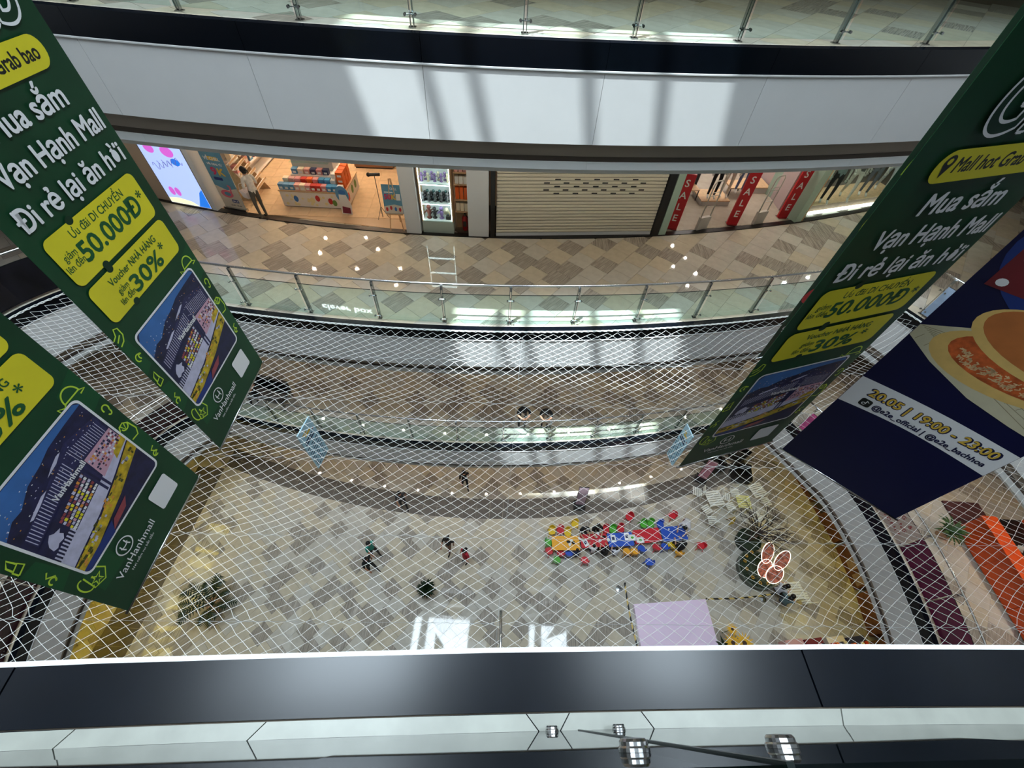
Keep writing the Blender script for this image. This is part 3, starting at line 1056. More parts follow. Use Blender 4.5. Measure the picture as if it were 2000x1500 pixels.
def grab_banner(label, p, ang, full=True):
    W_, H_ = 1.5, 5.55
    root = banner_root('hanging_banner', label, p, ang, W_, H_, M_GREEN, None)
    P = Print(root)
    rn = random.Random(9)
    for q in ([(1.27, 0.75), (1.497, 0.80), (1.497, 1.32), (1.30, 1.36)], [(0.003, 0.85), (0.16, 0.9), (0.14, 1.25), (0.003, 1.28)], [(0.003, 1.5), (0.13, 1.55), (0.11, 2.05), (0.003, 2.0)], [(1.2, 1.6), (1.497, 1.7), (1.497, 2.08), (1.25, 2.0)], [(0.1, 0.42), (0.4, 0.40), (0.42, 0.7), (0.14, 0.75)]):
        P.poly('backdrop_patch', q, M_GREEN2)
    icons(P)
    photo_print(P, 0.19, 1.32, 0.70, 1.86)
    P.rrect('blank_card', 0.97, 1.275, 0.265, 0.56, 0.03, M_PWHITE)
    P.lines('mall_logo', [arc(0.50, 0.505, 0.092, 0.092, 0, 360, 28), [(0.465, 0.55), (0.462, 0.50), (0.475, 0.455)], [(0.535, 0.56), (0.532, 0.51), (0.545, 0.46)], arc(0.50, 0.53, 0.05, 0.035, 200, 340, 8)], 0.013, M_PWHITE)
    P.text('mall_name', 'VanHanhmall', 0.22, 0.30, 0.125, M_PWHITE, 0.0006, width=0.60)
    P.text('mall_motto', 'Nơi niềm vui bắt đầu', 0.34, 0.225, 0.045, M_PWHITE, 0.0, width=0.38)
    # ticket with the restaurant voucher, ticket with the ride discount
    for v0, v1, nm in ((2.09, 2.47, 'voucher_ticket'), (2.515, 2.95, 'ride_ticket')):
        P.rrect(nm, 0.13, 1.36, v0, v1, 0.07, M_YEL)
        for vv in (v0, v1):
            P.disc('ticket_notch', 0.48, vv, 0.04, 0.035, M_GREEND, 16)
    P.text('ride_text', 'Ưu đãi DI CHUYỂN', 0.40, 2.83, 0.098, M_TICK, 0.001, width=0.72)
    P.text('ride_amount', '50.000Đ', 0.36, 2.625, 0.235, M_GREEN2 if False else M_TICK, 0.006, width=0.86)
    P.text('ride_star', '*', 1.25, 2.68, 0.16, M_TICK, 0.002)
    P.text('ride_note', 'giảm', 0.195, 2.735, 0.085, M_TICK, 0.0005, width=0.145)
    P.text('ride_note', 'lên đến', 0.15, 2.65, 0.085, M_TICK, 0.0005, width=0.215)
    P.text('voucher_text', 'Voucher NHÀ HÀNG', 0.37, 2.345, 0.098, M_TICK, 0.001, width=0.76)
    P.text('voucher_amount', '30%', 0.56, 2.135, 0.225, M_TICK, 0.006, width=0.50)
    P.text('voucher_star', '*', 1.10, 2.20, 0.16, M_TICK, 0.002)
    P.text('voucher_note', 'giảm', 0.385, 2.245, 0.085, M_TICK, 0.0005, width=0.145)
    P.text('voucher_note', 'lên đến', 0.34, 2.155, 0.085, M_TICK, 0.0005, width=0.21)
    P.text('headline', 'Đi rẻ lại ăn hời', 0.11, 3.045, 0.225, M_PWHITE, 0.005, width=1.30)
    P.text('headline', 'Vạn Hạnh Mall', 0.23, 3.315, 0.225, M_PWHITE, 0.005, width=1.18)
    P.text('headline', 'Mua sắm', 0.43, 3.565, 0.225, M_PWHITE, 0.005, width=0.78)
    P.rrect('yellow_pill', 0.22, 1.32, 3.80, 4.01, 0.10, M_YEL)
    P.text('pill_text', 'Mall hot Grab bao', 0.40, 3.865, 0.135, M_PBLACK, 0.003, width=0.84)
    P.disc('map_pin', 0.315, 3.935, 0.045, 0.045, M_PBLACK, 18)
    P.poly('map_pin_tip', [(0.277, 3.915), (0.315, 3.835), (0.353, 3.915)], M_PBLACK)
    P.disc('map_pin_hole', 0.315, 3.94, 0.02, 0.02, M_YEL, 14)
    # double-line brand lettering
    vs, fs = text_mesh('Grab', 0.62, 0.020, 0.15, 'LEFT', 1.02)
    P.put('brand_lettering', [(0.33+x, 4.09+y, z) for x, y, z in vs], fs, M_PWHITE)
    vs, fs = text_mesh('Grab', 0.62, 0.0, 0.15, 'LEFT', 1.02)
    P.put('brand_lettering_line', [(0.33+x, 4.09+y, z) for x, y, z in vs], fs, M_GREEND)
    return root
ZBN = CAMZ-5.0
grab_banner('upper left green banner showing yellow 50.000 and 30 percent tickets', (-3.755, 2.538, ZBN), math.atan2(0.999, -0.053))
grab_banner('lower left green banner cut by the photo edge with large mall picture', (-3.773, 0.634, ZBN), math.atan2(0.999, -0.033))
grab_banner('right green banner with white double-line lettering beside the navy banner', (2.308, 2.751, ZBN), math.atan2(0.342, 0.94))
# the banner hanging behind it, of which a green edge with red shapes shows
root = banner_root('hanging_banner', 'green banner with red round shapes half hidden behind the right banner', (4.015, 4.874, ZBN), math.atan2(0.342, 0.94), 1.5, 5.55, M_GREEN, None)
P = Print(root)
P.rects('dark_foot', [(0.003, 1.497, 0.003, 0.75, 0)], [M_GREEND])
P.disc('yellow_ring', 0.62, 2.40, 0.53, 0.47, M_YEL)
P.disc('red_disc', 0.62, 2.40, 0.50, 0.44, M_RED)
P.rrect('yellow_card', 0.16, 1.2, 1.25, 1.80, 0.08, M_YEL)
P.rrect('dark_card', 0.19, 1.17, 1.28, 1.77, 0.07, M_PNAVY)
P.disc('red_dot', 0.16, 1.30, 0.16, 0.14, M_RED)
P.text('letters', 'V', 0.30, 2.62, 0.16, M_PWHITE, 0.003)
P.text('letters', '9', 0.06, 0.60, 0.16, M_PWHITE, 0.002)
P.lines('icon_arch', [arc(0.16, 3.0, 0.07, 0.25, 0, 180), [(0.2, 3.35), (0.28, 3.40), (0.24, 3.46), (0.32, 3.50)]], 0.02, M_NEON)

# navy banner with the filled pancake
root = banner_root('hanging_banner', 'navy blue banner with a pancake sandwich on a bamboo mat', (3.837, 3.149, ZBN), math.atan2(-0.631, 0.776), 1.446, 5.55, M_NAVY, None)
P = Print(root)
WB = 1.446
M_MAT = mat('print_bamboo', rgb(206, 198, 168), 0.5, noise=0.06, nscale=6)
M_MATL = mat('print_bamboo_line', rgb(150, 138, 108), 0.5)
M_BUN = mat('print_bun', rgb(190, 112, 56), 0.5, noise=0.12, nscale=5)
M_BUNE = mat('print_bun_edge', rgb(224, 186, 110), 0.5, noise=0.08, nscale=8)
M_FILL = mat('print_filling', rgb(196, 92, 42), 0.5, noise=0.5, nscale=10)
M_MEAT = mat('print_meat', rgb(222, 186, 138), 0.5, noise=0.25, nscale=14)
M_GOLDT = mat('print_gold_text', rgb(226, 186, 66), 0.5)
top = [(u, 1.62+0.03*math.sin(3.2*u/WB)-0.02*(u/WB)) for u in [0.003+(WB-0.006)*k/14 for k in range(15)]]
bot = [(u, 1.20+0.05*math.sin(3.4*u/WB)+0.02*(u/WB)) for u in [0.003+(WB-0.006)*k/14 for k in range(15)]][::-1]
P.put('white_band', bot[::-1]+top[::-1], [(i, i+1, 28-i, 29-i) for i in range(14)], M_PWHITE)
P.text('event_time_outline', '20.05 | 19:00 - 23:00', 0.172, 1.432, 0.155, M_PNAVY, 0.012, width=1.19)
P.text('event_time', '20.05 | 19:00 - 23:00', 0.18, 1.436, 0.150, M_GOLDT, 0.003, width=1.17)
P.text('account_names', '@e2e_official | @e2e_bachhoa', 0.30, 1.300, 0.095, M_PNAVY, 0.003, width=1.06)
P.rrect('app_badge', 0.165, 0.275, 1.275, 1.385, 0.025, M_PBLACK)
P.lines('app_note', [[(0.25, 1.345), (0.235, 1.35), (0.225, 1.365), (0.225, 1.31)], arc(0.21, 1.312, 0.016, 0.016, 0, 330, 12)], 0.009, M_PWHITE)
P.disc('blue_arc', 0.95, 3.30, 0.92, 0.62, M_PBLUE, 36)
mat_pts = [(0.003, 2.40), (0.003, 2.27), (0.30, 2.10), (0.75, 1.92), (1.15, 1.84), (1.443, 1.80), (1.443, 2.60), (0.9, 2.62), (0.3, 2.55)]
P.poly('bamboo_mat', mat_pts, M_MAT)
ln = []
for k in range(11):
    t = k/10
    ln.append([(0.02+0.9*t*0.3, 2.40-0.012*k), (1.43, 2.56-0.075*k)])
for k in range(14):
    u = 0.06+0.10*k
    ln.append([(u, 2.26-0.33*u+0.09*u*u+0.012), (u+0.03, 2.30-0.33*u+0.09*u*u+0.05)])
P.lines('mat_slats', ln, 0.006, M_MATL)
P.poly('lower_bun', [(0.78+0.62*math.cos(R(a)), 2.33+0.30*math.sin(R(a))) for a in range(0, 360, 12)], M_BUNE)
P.poly('filling', [(0.86+0.58*math.cos(R(a)), 2.37+0.24*math.sin(R(a))) for a in range(0, 360, 12)], M_FILL)
rn = random.Random(4)
stk = []
for k in range(150):
    u, v = 0.40+0.95*rn.random(), 0
    v = 2.25+0.10*rn.random()-0.10*math.sin(math.pi*(u-0.35)/1.05)
    a = rn.random()*2
    stk.append([(u, v), (u+0.035*math.cos(a), v+0.025*math.sin(a)), (u+0.06*math.cos(a+0.6), v+0.035*math.sin(a+0.6))])
P.lines('filling_shreds', stk, 0.011, M_MEAT)
P.poly('upper_bun_edge', [(0.90+0.64*math.cos(R(a)), 2.60+0.30*math.sin(R(a))-0.06*math.cos(R(a))) for a in range(0, 360, 10) if 0.90+0.64*math.cos(R(a)) < 1.443]+[(1.443, 2.38), (1.443, 2.74)][:0], M_BUNE)
P.poly('upper_bun', [(0.92+0.60*math.cos(R(a)), 2.63+0.26*math.sin(R(a))-0.06*math.cos(R(a))) for a in range(0, 360, 10) if 0.92+0.60*math.cos(R(a)) < 1.443], M_BUN)
M_PACK = mat('print_pack_red', rgb(112, 26, 34), 0.5, noise=0.1, nscale=4)
M_TEAL = mat('print_pack_teal', rgb(70, 170, 186), 0.5)
P.poly('snack_pack', [(0.10, 2.93), (0.95, 2.93), (0.95, 3.75), (0.10, 3.75)], M_PACK)
P.poly('pack_snow', [(0.10, 3.42), (0.3, 3.36), (0.55, 3.45), (0.95, 3.38), (0.95, 3.75), (0.10, 3.75)], M_PWHITE)
P.disc('pack_flower', 0.20, 3.22, 0.05, 0.05, M_PRED, 10)
P.text('pack_word', 'DO', 0.34, 3.24, 0.16, M_PWHITE, 0.006)
P.text('pack_word', 'どら', 0.36, 3.12, 0.10, M_PWHITE, 0.002)
P.disc('pack_cake', 0.50, 3.0, 0.15, 0.06, M_BUNE)
P.disc('pack_cake_top', 0.50, 3.02, 0.13, 0.05, M_BUN)
P.disc('pack_cup', 0.18, 2.99, 0.04, 0.035, M_PWHITE, 12)
P.poly('teal_pack', [(0.55, 2.86), (1.35, 2.88), (1.35, 3.25), (0.72, 3.22)], M_TEAL)
P.disc('teal_pack_cup', 0.68, 2.93, 0.05, 0.04, M_PWHITE, 12)

# two small pale blue boards hanging under the net
M_PALE = mat('board_pale_blue', rgb(176, 214, 230), 0.6)
M_BRD = mat('board_text', rgb(40, 56, 90), 0.6)
def small_board(label, p, ang, w, h):
    root = thing('notice_board', label, 'board', p, ang)
    MB().box(0, w, -0.012, 0.012, 0, h).build('panel', [M_PALE], root)
    P = Print(root, 0.0125)
    rs = []
    rn = random.Random(2)
    for k in range(9):
        for c in range(3):
            rs.append((0.06*w+0.31*w*c, 0.06*w+0.31*w*c+w*(0.14+0.12*rn.random()), h*(0.05+0.062*k), h*(0.05+0.062*k)+h*0.022, 0))
    P.rects('small_print', rs, [M_BRD])
    P.rects('title_lines', [(0.12*w, 0.8*w, 0.64*h, 0.68*h, 0), (0.12*w, 0.72*w, 0.70*h, 0.735*h, 0)], [M_BRD])
    P.rects('gold_lines', [(0.3*w, 0.7*w, 0.79*h, 0.84*h, 0), (0.2*w, 0.5*w, 0.86*h, 0.89*h, 0)], [M_GOLDT])
    P.disc('red_spot', 0.85*w, 0.76*h, 0.05*w, 0.05*w, M_PRED, 12)
    for u in (0.03, w-0.03):
        MB().tube([(u, 0, h), (u, 0, ZB-0.25-p[2])], 0.003, 4).build('cord', [M_NET], root)
    return root
def place_board(label, bl, br, h):
    a, b = at(*bl, CAMZ-9.6), at(*br, CAMZ-9.6)
    d = b-a
    small_board(label, a, math.atan2(d.y, d.x), d.length, h)
place_board('pale blue notice board hanging under the net on the left', (622, 915), (641, 877), 1.50)
place_board('pale blue notice board hanging under the net near the right banner', (1303, 885), (1313, 910), 1.42)
# ================================================================== SHOP LEVEL
M_PEACH = mat('shop_wall', rgb(226, 205, 182), 0.7)
M_WWALL = mat('pier_white', rgb(224, 228, 232), 0.5)
M_MINT = mat('pier_mint', rgb(178, 204, 186), 0.5)
M_BLK = mat('satin_black', rgb(20, 18, 18), 0.35)
M_WOOD = mat('pale_wood', rgb(214, 178, 136), 0.5, noise=0.12, nscale=10)
M_SHUT = mat('shutter_cream', rgb(226, 220, 200), 0.45, var=0.05)
M_PLAST = mat('plain_white', rgb(236, 234, 230), 0.5)
def tframe(x):
    return (x, thr_y(x)), math.atan(0.02768*x+0.10166)
def pier(name, label, x0, x1, m, depth=0.45, h=3.82, front=0.0, cat='pillar'):
    (cx, cy), a = tframe((x0+x1)/2)
    w = math.hypot(x1-x0, thr_y(x1)-thr_y(x0))
    b = MB().box(-w/2, w/2, front, depth, 0.0, h)
    o = b.build(name, [m], None, (cx, cy, ZB), a)
    return tag(o, label, cat)
# black threshold all along the shop fronts
base = bpy.data.objects.new('baseboard_far', None)
mb = MB()
xs = [-14.5+0.5*i for i in range(58)]
for i in range(len(xs)-1):
    a, b = xs[i], xs[i+1]
    mb.prism([(a, thr_y(a)-0.02), (b, thr_y(b)-0.02), (b, thr_y(b)+0.17), (a, thr_y(a)+0.17)], ZB-0.005, ZB+0.03)
tag(mb.build('baseboard_far', [M_BLK]), 'black threshold line along the shop fronts', kind='structure')
# bulkhead wall above the shop fronts
mb = MB()
for i in range(len(xs)-1):
    a, b = xs[i], xs[i+1]
    mb.prism([(a, thr_y(a)+0.02), (b, thr_y(b)+0.02), (b, thr_y(b)+0.2), (a, thr_y(a)+0.2)], ZB+3.1, ZA-1.9)
tag(mb.build('wall_shop_front', [M_CEIL]), kind='structure')
# shop floors, raised level with the threshold
sf = MB()
sf.prism([(-9.45, thr_y(-9.45)+0.15), (-3.4, thr_y(-3.4)+0.15), (-2.9, 18.8), (-11, 18.8)], ZB-0.01, ZB+0.012)
shopfloor = tag(sf.build('floor', [mat('shop_grout', rgb(196, 166, 132), 0.4)]), 'peach tiled floor of the bright gift shop', kind='structure')
tm = MB().box(-0.297, 0.297, -0.297, 0.297, 0, 0.01).mesh('tile_shop', [T_SHOP])
for i in range(14):
    for j in range(9):
        x, y = -10.6+0.6*i-0.05*j, 11.75+0.6*j+0.045*i
        if x-0.297 < -9.5 or x > -3.2 or y-0.3 < thr_y(x)+0.08:
            if not (-9.3 < x < -3.3 and y > thr_y(x)-0.1):
                continue
        link('tile', tm, shopfloor, (x, y, ZB+0.012), R(5))
sf = MB()
sf.prism([(4.0, thr_y(4.0)+0.15), (9.1, thr_y(9.1)+0.15), (9.3, 18.8), (3.2, 18.8)], ZB-0.01, ZB+0.012)
T_CLOTH = tile_mat('tile_clothes_shop', rgb(176, 164, 148), 0.03, rough=0.15)
tag(sf.build('floor', [T_CLOTH]), 'grey polished floor of the clothes shop', kind='structure')
# shop interiors: side and back walls
def wallbox(name, x0, x1, y0, y1, m, z1=3.8):
    o = MB().box(x0, x1, y0, y1, ZB-0.01, ZB+z1).build(name, [m])
    return tag(o, kind='structure')
wallbox('wall_gift_shop_left', -9.95, -9.75, thr_y(-9.8)+0.3, 18.8, M_PEACH)
wallbox('wall_gift_shop_back', -9.75, -3.2, 18.2, 18.4, M_PEACH)
wallbox('wall_gift_shop_right', -2.0, -1.9, 12.6, 18.2, M_PEACH)
wallbox('wall_shutter_room', -1.9, 3.6, 13.2, 13.3, M_PEACH)
wallbox('wall_clothes_shop_back', 3.6, 13.5, 18.2, 18.4, M_WWALL)
wallbox('wall_clothes_shop_left', 3.6, 3.75, 12.4, 18.2, M_WWALL)
M_MAUVE = mat('mauve_wall', rgb(186, 166, 164), 0.6)
wallbox('wall_clothes_shop_inner', 8.75, 8.85, 14.2, 18.2, M_MAUVE)
# left wall with the light box
mb = MB()
for i in range(9):
    a, b = -14.0+0.5*i, -13.5+0.5*i
    mb.prism([(a, thr_y(a)+0.06), (b, thr_y(b)+0.06), (b, thr_y(b)+0.35), (a, thr_y(a)+0.35)], ZB, ZB+3.8)
tag(mb.build('wall_shop_left', [M_PEACH]), kind='structure')
(cx, cy), a = tframe(-10.25)
lb = thing('light_box', 'glowing pale blue light box on the wall left of the gift shop', 'light box', (cx, cy+0.05, ZB+0.04), a)
MB().box(-0.72, 0.72, -0.05, 0.05, 0, 2.9).build('frame', [M_STEEL], lb)
M_LB = mat('light_box_print', rgb(170, 190, 235), 0.4, emit=rgb(176, 198, 245), estr=0.6)
M_LBP = mat('light_box_magenta', rgb(196, 90, 190), 0.4, emit=rgb(190, 90, 190), estr=0.7)
M_LBB = mat('light_box_blue', rgb(30, 110, 210), 0.4, emit=rgb(30, 110, 210), estr=0.7)
M_LBY = mat('light_box_yellow', rgb(240, 232, 180), 0.4, emit=rgb(240, 232, 180), estr=0.8)
M_LBL = mat('light_box_line', rgb(96, 100, 170), 0.4, emit=rgb(96, 100, 170), estr=0.5)
MB().box(-0.69, 0.69, -0.056, -0.05, 0.03, 2.87).build('lit_print', [M_LB], lb)
P = Print(lb, 0.0565)
P.poly('print_corner', [(0.30, 0.04), (0.685, 0.04), (0.685, 0.62), (0.55, 0.50)], M_LBB)
P.poly('print_sand', [(-0.68, 0.04), (0.30, 0.04), (0.1, 0.16), (-0.3, 0.22), (-0.68, 0.18)], M_LBY)
P.disc('print_bow', -0.42, 0.42, 0.09, 0.13, M_LBP)
P.disc('print_bow', -0.22, 0.42, 0.09, 0.13, M_LBP)
P.disc('print_balloon', -0.36, 1.65, 0.16, 0.13, M_LBP)
P.disc('print_balloon', 0.20, 1.62, 0.20, 0.15, M_LBP)
P.disc('print_balloon', 0.30, 1.35, 0.14, 0.10, M_LBB)
for k in range(5):
    P.lines('print_wave', [[(-0.55+0.2*k+0.1*t, 1.15+0.1*math.sin(3*t+k)+0.06*k) for t in [i*0.35 for i in range(9)] if -0.55+0.2*k+0.1*t < 0.62]], 0.02, M_LBL)
P.lines('print_scroll', [arc(-0.35, 2.05, 0.16, 0.14, 0, 300), arc(-0.02, 2.08, 0.13, 0.15, 60, 420), arc(0.32, 2.02, 0.15, 0.12, 0, 320)], 0.05, M_LBL)

pier('pillar', 'narrow white pier between the light box and the gift shop', -9.75, -9.40, M_WWALL)
pier('pillar', 'white pier between the gift shop and the lit glass cabinet', -3.47, -3.04, M_WWALL)
pier('pillar', 'white pier between the fire extinguisher and the shutter', -1.62, -1.02, M_WWALL)
pier('door_jamb', 'black jamb on the left of the roller shutter', -0.97, -0.84, M_BLK, cat='jamb')
pier('door_jamb', 'black jamb on the right of the roller shutter', 4.0, 4.22, M_BLK, cat='jamb')
pier('pillar', 'mint green pier between the shutter and the clothes shop', 4.24, 4.46, M_MINT)
pier('pillar', 'mint green pier between the clothes shop and the mannequin window', 9.0, 9.26, M_MINT)
mw_ = MB().box(0.05, 1.5, -0.12, 0.0, 0, 3.8)
tag(mw_.build('wall_mint', [mat('mint_wall', rgb(160, 182, 166), 0.6)], None, (9.2, thr_y(9.2)+0.46, ZB), R(112)), kind='structure')

# roller shutter
(cx, cy), a = tframe(1.58)
sh = thing('roller_shutter', 'closed cream roller shutter with rows of small dark slots', 'shutter', (cx, cy+0.16, ZB+0.03), a)
WSH = 4.82
PIT = 0.098
n = 33
sl = MB()
prof = [(0.0, 0.0), (-0.016, 0.012), (-0.022, 0.042), (-0.016, 0.076), (0.0, 0.088), (0.008, 0.088), (0.008, 0.0)]
vs = [(x, y, z) for x in (-WSH/2, WSH/2) for y, z in prof]
k = len(prof)
sl.add(vs, [(i, (i+1) % k, k+(i+1) % k, k+i) for i in range(k)]+[tuple(range(k))[::-1], tuple(range(k, 2*k))])
slm = sl.mesh('slat', [M_SHUT])
for i in range(n):
    link('slat', slm, sh, (0, 0, 0.10+PIT*i))
MB().box(-WSH/2, WSH/2, -0.02, 0.02, 0.0, 0.095).build('bottom_bar', [M_WWALL], sh)
MB().box(-WSH/2, WSH/2, 0.010, 0.016, 0.0, 0.10+PIT*n).build('backing', [M_BROWN], sh)
slot = MB().box(-0.08, 0.08, -0.028, -0.018, 0.028, 0.060).mesh('vent_slot', [M_BLK])
for r, (cnt, x0) in enumerate(((5, -0.95), (6, -1.25), (5, -0.95), (6, -1.25), (5, -0.95))):
    for c in range(cnt):
        link('vent_slot', slot, sh, (x0+0.55*c+0.22, 0, 0.10+PIT*(16-r)))

# gift kiosk
ka, kb = Vector((-7.54, 12.19)), Vector((-5.55, 12.26))
kang = math.atan2(kb.y-ka.y, kb.x-ka.x)
kz = ZB+0.022
ki = thing('display_kiosk', 'white display kiosk stacked with gift boxes in the middle of the gift shop', 'kiosk', (ka.x, ka.y, kz), kang)
KW, KD = 1.99, 1.42
M_KIO = mat('kiosk_white', rgb(240, 232, 224), 0.5)
MB().box(0, KW, 0, KD, 0.03, 0.50).build('base', [M_KIO], ki)
MB().box(0.03, KW-0.03, 0.03, KD-0.03, 0.0, 0.03).build('plinth', [M_BROWN], ki)
MB().box(-0.02, KW+0.02, -0.02, KD+0.02, 0.50, 0.53).build('worktop', [M_WOOD], ki)
MB().box(0.30, KW-0.30, 0.45, KD-0.12, 0.53, 0.80).build('upper_step', [M_KIO], ki)
MB().box(0.28, KW-0.45, 0.80, KD-0.15, 0.80, 1.22).build('top_shelf_body', [M_KIO], ki)
MB().box(0.26, KW-0.55, 0.70, 0.80, 1.05, 1.07).build('acrylic_shelf', [M_GLASS], ki)
M_DOT = [mat('dot_'+n_, c, 0.5) for n_, c in (('red', rgb(200, 50, 50)), ('blue', rgb(60, 120, 190)), ('cream', rgb(240, 224, 170)), ('green', rgb(110, 150, 70)), ('navy', rgb(50, 50, 90)))]
P = Print(ki, 0.001)
rn = random.Random(21)
for q in range(22):
    u, v = 0.1+1.6*rn.random(), 0.08+0.36*rn.random()
    P.disc('front_dot', u, v, 0.03+0.02*rn.random(), 0.03+0.02*rn.random(), M_DOT[2], 10)
for u, v, c in ((0.45, 0.28, 1), (0.95, 0.25, 2), (1.12, 0.32, 0), (1.5, 0.25, 0), (1.62, 0.2, 3)):
    P.disc('front_patch', u, v, 0.07, 0.10, M_DOT[c], 14)
side = MB()
for y, z, c in ((0.3, 0.27, 0), (0.75, 0.30, 3), (1.1, 0.3, 3)):
    side.add([(KW+0.001, y+0.11*math.cos(t*0.6), z+0.13*math.sin(t*0.6)) for t in range(10)], [tuple(range(10))], 0 if c == 0 else 1)
side.build('side_patches', [M_DOT[0], M_DOT[3]], ki)
bx_cols = {'pale blue': rgb(96, 150, 190), 'pink': rgb(220, 150, 150), 'red': rgb(206, 52, 40), 'cream': rgb(236, 222, 196), 'sky blue': rgb(70, 150, 200), 'white': rgb(240, 238, 232), 'orange': rgb(236, 104, 30), 'navy': rgb(44, 48, 84), 'rose': rgb(226, 170, 160)}
bx_m = {k_: mat('box_'+k_, c, 0.45, var=0.08) for k_, c in bx_cols.items()}
boxmesh = {}
def giftbox(col, u, v, z, w, d, h, label, group):
    key = (col, w, d, h)
    if key not in boxmesh:
        b1 = MB().box(-w/2, w/2, -d/2, d/2, 0, h*0.72).mesh('box_body', [bx_m[col]])
        b2 = MB().box(-w/2-0.004, w/2+0.004, -d/2-0.004, d/2+0.004, h*0.72, h).mesh('box_lid', [bx_m[col]])
        b3 = MB().box(-w*0.3, w*0.3, -d/2-0.004, -d/2-0.001, h*0.18, h*0.55).mesh('box_label', [M_PLAST])
        boxmesh[key] = (b1, b2, b3)
    b1, b2, b3 = boxmesh[key]
    p = Vector((ka.x, ka.y))+Vector((math.cos(kang), math.sin(kang)))*u+Vector((-math.sin(kang), math.cos(kang)))*v
    t = thing('gift_box', label, 'box', (p.x, p.y, kz+z), kang, group)
    link('body', b1, t)
    link('lid', b2, t)
    link('label_patch', b3, t)
row1 = ['pale blue', 'pale blue', 'pale blue', 'rose', 'cream', 'pink', 'red', 'red', 'pink', 'sky blue', 'sky blue', 'white']
for i, c in enumerate(row1):
    giftbox(c, 0.09+0.162*i, 0.11, 0.531, 0.145, 0.16, 0.17, c+' gift box in the front row of the kiosk', 'gift boxes on the kiosk')
row2 = ['cream', 'rose', 'pink', 'red', 'orange', 'pink', 'sky blue', 'sky blue', 'white']
for i, c in enumerate(row2):
    giftbox(c, 0.20+0.18*i, 0.32, 0.531, 0.15, 0.16, 0.26, c+' gift box in the second row of the kiosk', 'gift boxes on the kiosk')
for i, c in enumerate(['pale blue', 'cream', 'rose', 'navy', 'pink', 'navy']):
    giftbox(c, 0.42+0.19*i, 0.60, 0.801, 0.16, 0.16, 0.15, c+' gift box on the upper step of the kiosk', 'gift boxes on the kiosk')
for i in range(3):
    for j in range(3):
        giftbox('orange', 1.86, 0.38+0.24*i, 0.531+0.161*j, 0.2, 0.2, 0.16, '%s orange gift box of the %s pile on the right end of the kiosk' % (('bottom', 'middle', 'top')[j], ('front', 'centre', 'rear')[i]), 'orange boxes on the kiosk')
for i in range(4):
    giftbox('white', 1.66+0.02*i, 0.40+0.20*i, 0.801 if i < 3 else 0.801, 0.12, 0.17, 0.14, 'white gift box in the file beside the orange stack', 'white boxes on the kiosk')
# toys on the top shelf
toy_cols = [rgb(230, 190, 170), rgb(200, 80, 110), rgb(90, 120, 170), rgb(240, 200, 80), rgb(240, 232, 224)]
toy_m = [mat('toy_%d' % i, c, 0.4) for i, c in enumerate(toy_cols)]
toys = []
for i in range(5):
    b = MB()
    b.ball((0, 0, 0.05), (0.05, 0.045, 0.055), 8, 5)
    bm_ = b.mesh('toy_body', [toy_m[i]], True)
    b = MB()
    b.ball((0, 0, 0.14), 0.05, 8, 6)
    toys.append((bm_, b.mesh('toy_head', [toy_m[(i+2) % 5]], True)))
def toy(i, x, y, z, label, group, s=1.0):
    t = thing('toy_figure', label, 'toy', (x, y, z), 0, group)
    t.scale = (s, s, s)
    link('body', toys[i % 5][0], t)
    link('head', toys[i % 5][1], t)
for i in range(10):
    u, v = 0.40+0.12*i, 0.86+0.10*(i % 3)
    p = Vector((ka.x, ka.y))+Vector((math.cos(kang), math.sin(kang)))*u+Vector((-math.sin(kang), math.cos(kang)))*v
    toy(i, p.x, p.y, kz+1.22, 'small round toy figure on the top shelf of the kiosk', 'toys on the kiosk', 1.2)
# round cut-out sign leaning on the kiosk
p = at(680, 425, kz)
cs = thing('cutout_sign', 'round pale blue cut-out sign standing at the kiosk corner', 'sign', (-5.52, 12.02, kz), kang-0.1)
b = MB()
b.M = Matrix.Rotation(R(90), 4, 'X')
b.prism([(0.20*math.cos(2*math.pi*k_/24), 0.62+0.26*math.sin(2*math.pi*k_/24)) for k_ in range(24)], -0.008, 0.008)
b.build('round_board', [bx_m['pale blue']], cs)
b = MB()
b.M = Matrix.Rotation(R(90), 4, 'X')
b.prism([(-0.15, 0.0), (0.18, 0.0), (0.22, 0.3), (0.12, 0.62), (-0.10, 0.62), (-0.14, 0.3)], 0.009, 0.016)
b.build('white_board', [M_PLAST], cs)
MB().box(-0.03, 0.03, 0.0, 0.16, 0.0, 0.012).build('foot', [M_BLK], cs)
P = Print(cs, 0.017)
P.poly('maroon_patch', [(-0.12, 0.03), (0.15, 0.03), (0.16, 0.22), (-0.08, 0.25)], mat('maroon', rgb(120, 30, 60), 0.5))
P.disc('blue_patch', 0.02, 0.70, 0.11, 0.07, M_DOT[1])

# roll-up stand "9K"
pa, pb = at(443, 406, ZB+0.02), at(476, 412, ZB+0.02)
d = pb-pa
ru = thing('rollup_stand', 'tall beach-blue roll-up stand with 9K beside the woman', 'stand', pa, math.atan2(d.y, d.x))
w, h = d.length+0.12, 1.78
MB().box(-0.03, w+0.03, -0.06, 0.06, 0.0, 0.07).build('base', [M_STEEL], ru)
M_SEA = mat('poster_sea', rgb(96, 150, 178), 0.5, noise=0.1, nscale=3)
M_SAND = mat('poster_sand', rgb(214, 204, 188), 0.5, noise=0.06, nscale=3)
MB().box(0, w, -0.004, 0.004, 0.07, h).build('poster', [M_SEA], ru)
MB().tube([(w/2, 0.02, 0.07), (w/2, 0.02, h)], 0.01, 6).build('pole', [M_STEELD], ru)
P = Print(ru, 0.0045)
P.poly('sand', [(0.003, 0.072), (w-0.003, 0.072), (w-0.003, 0.70), (w*0.5, 0.62), (0.003, 0.74)], M_SAND)
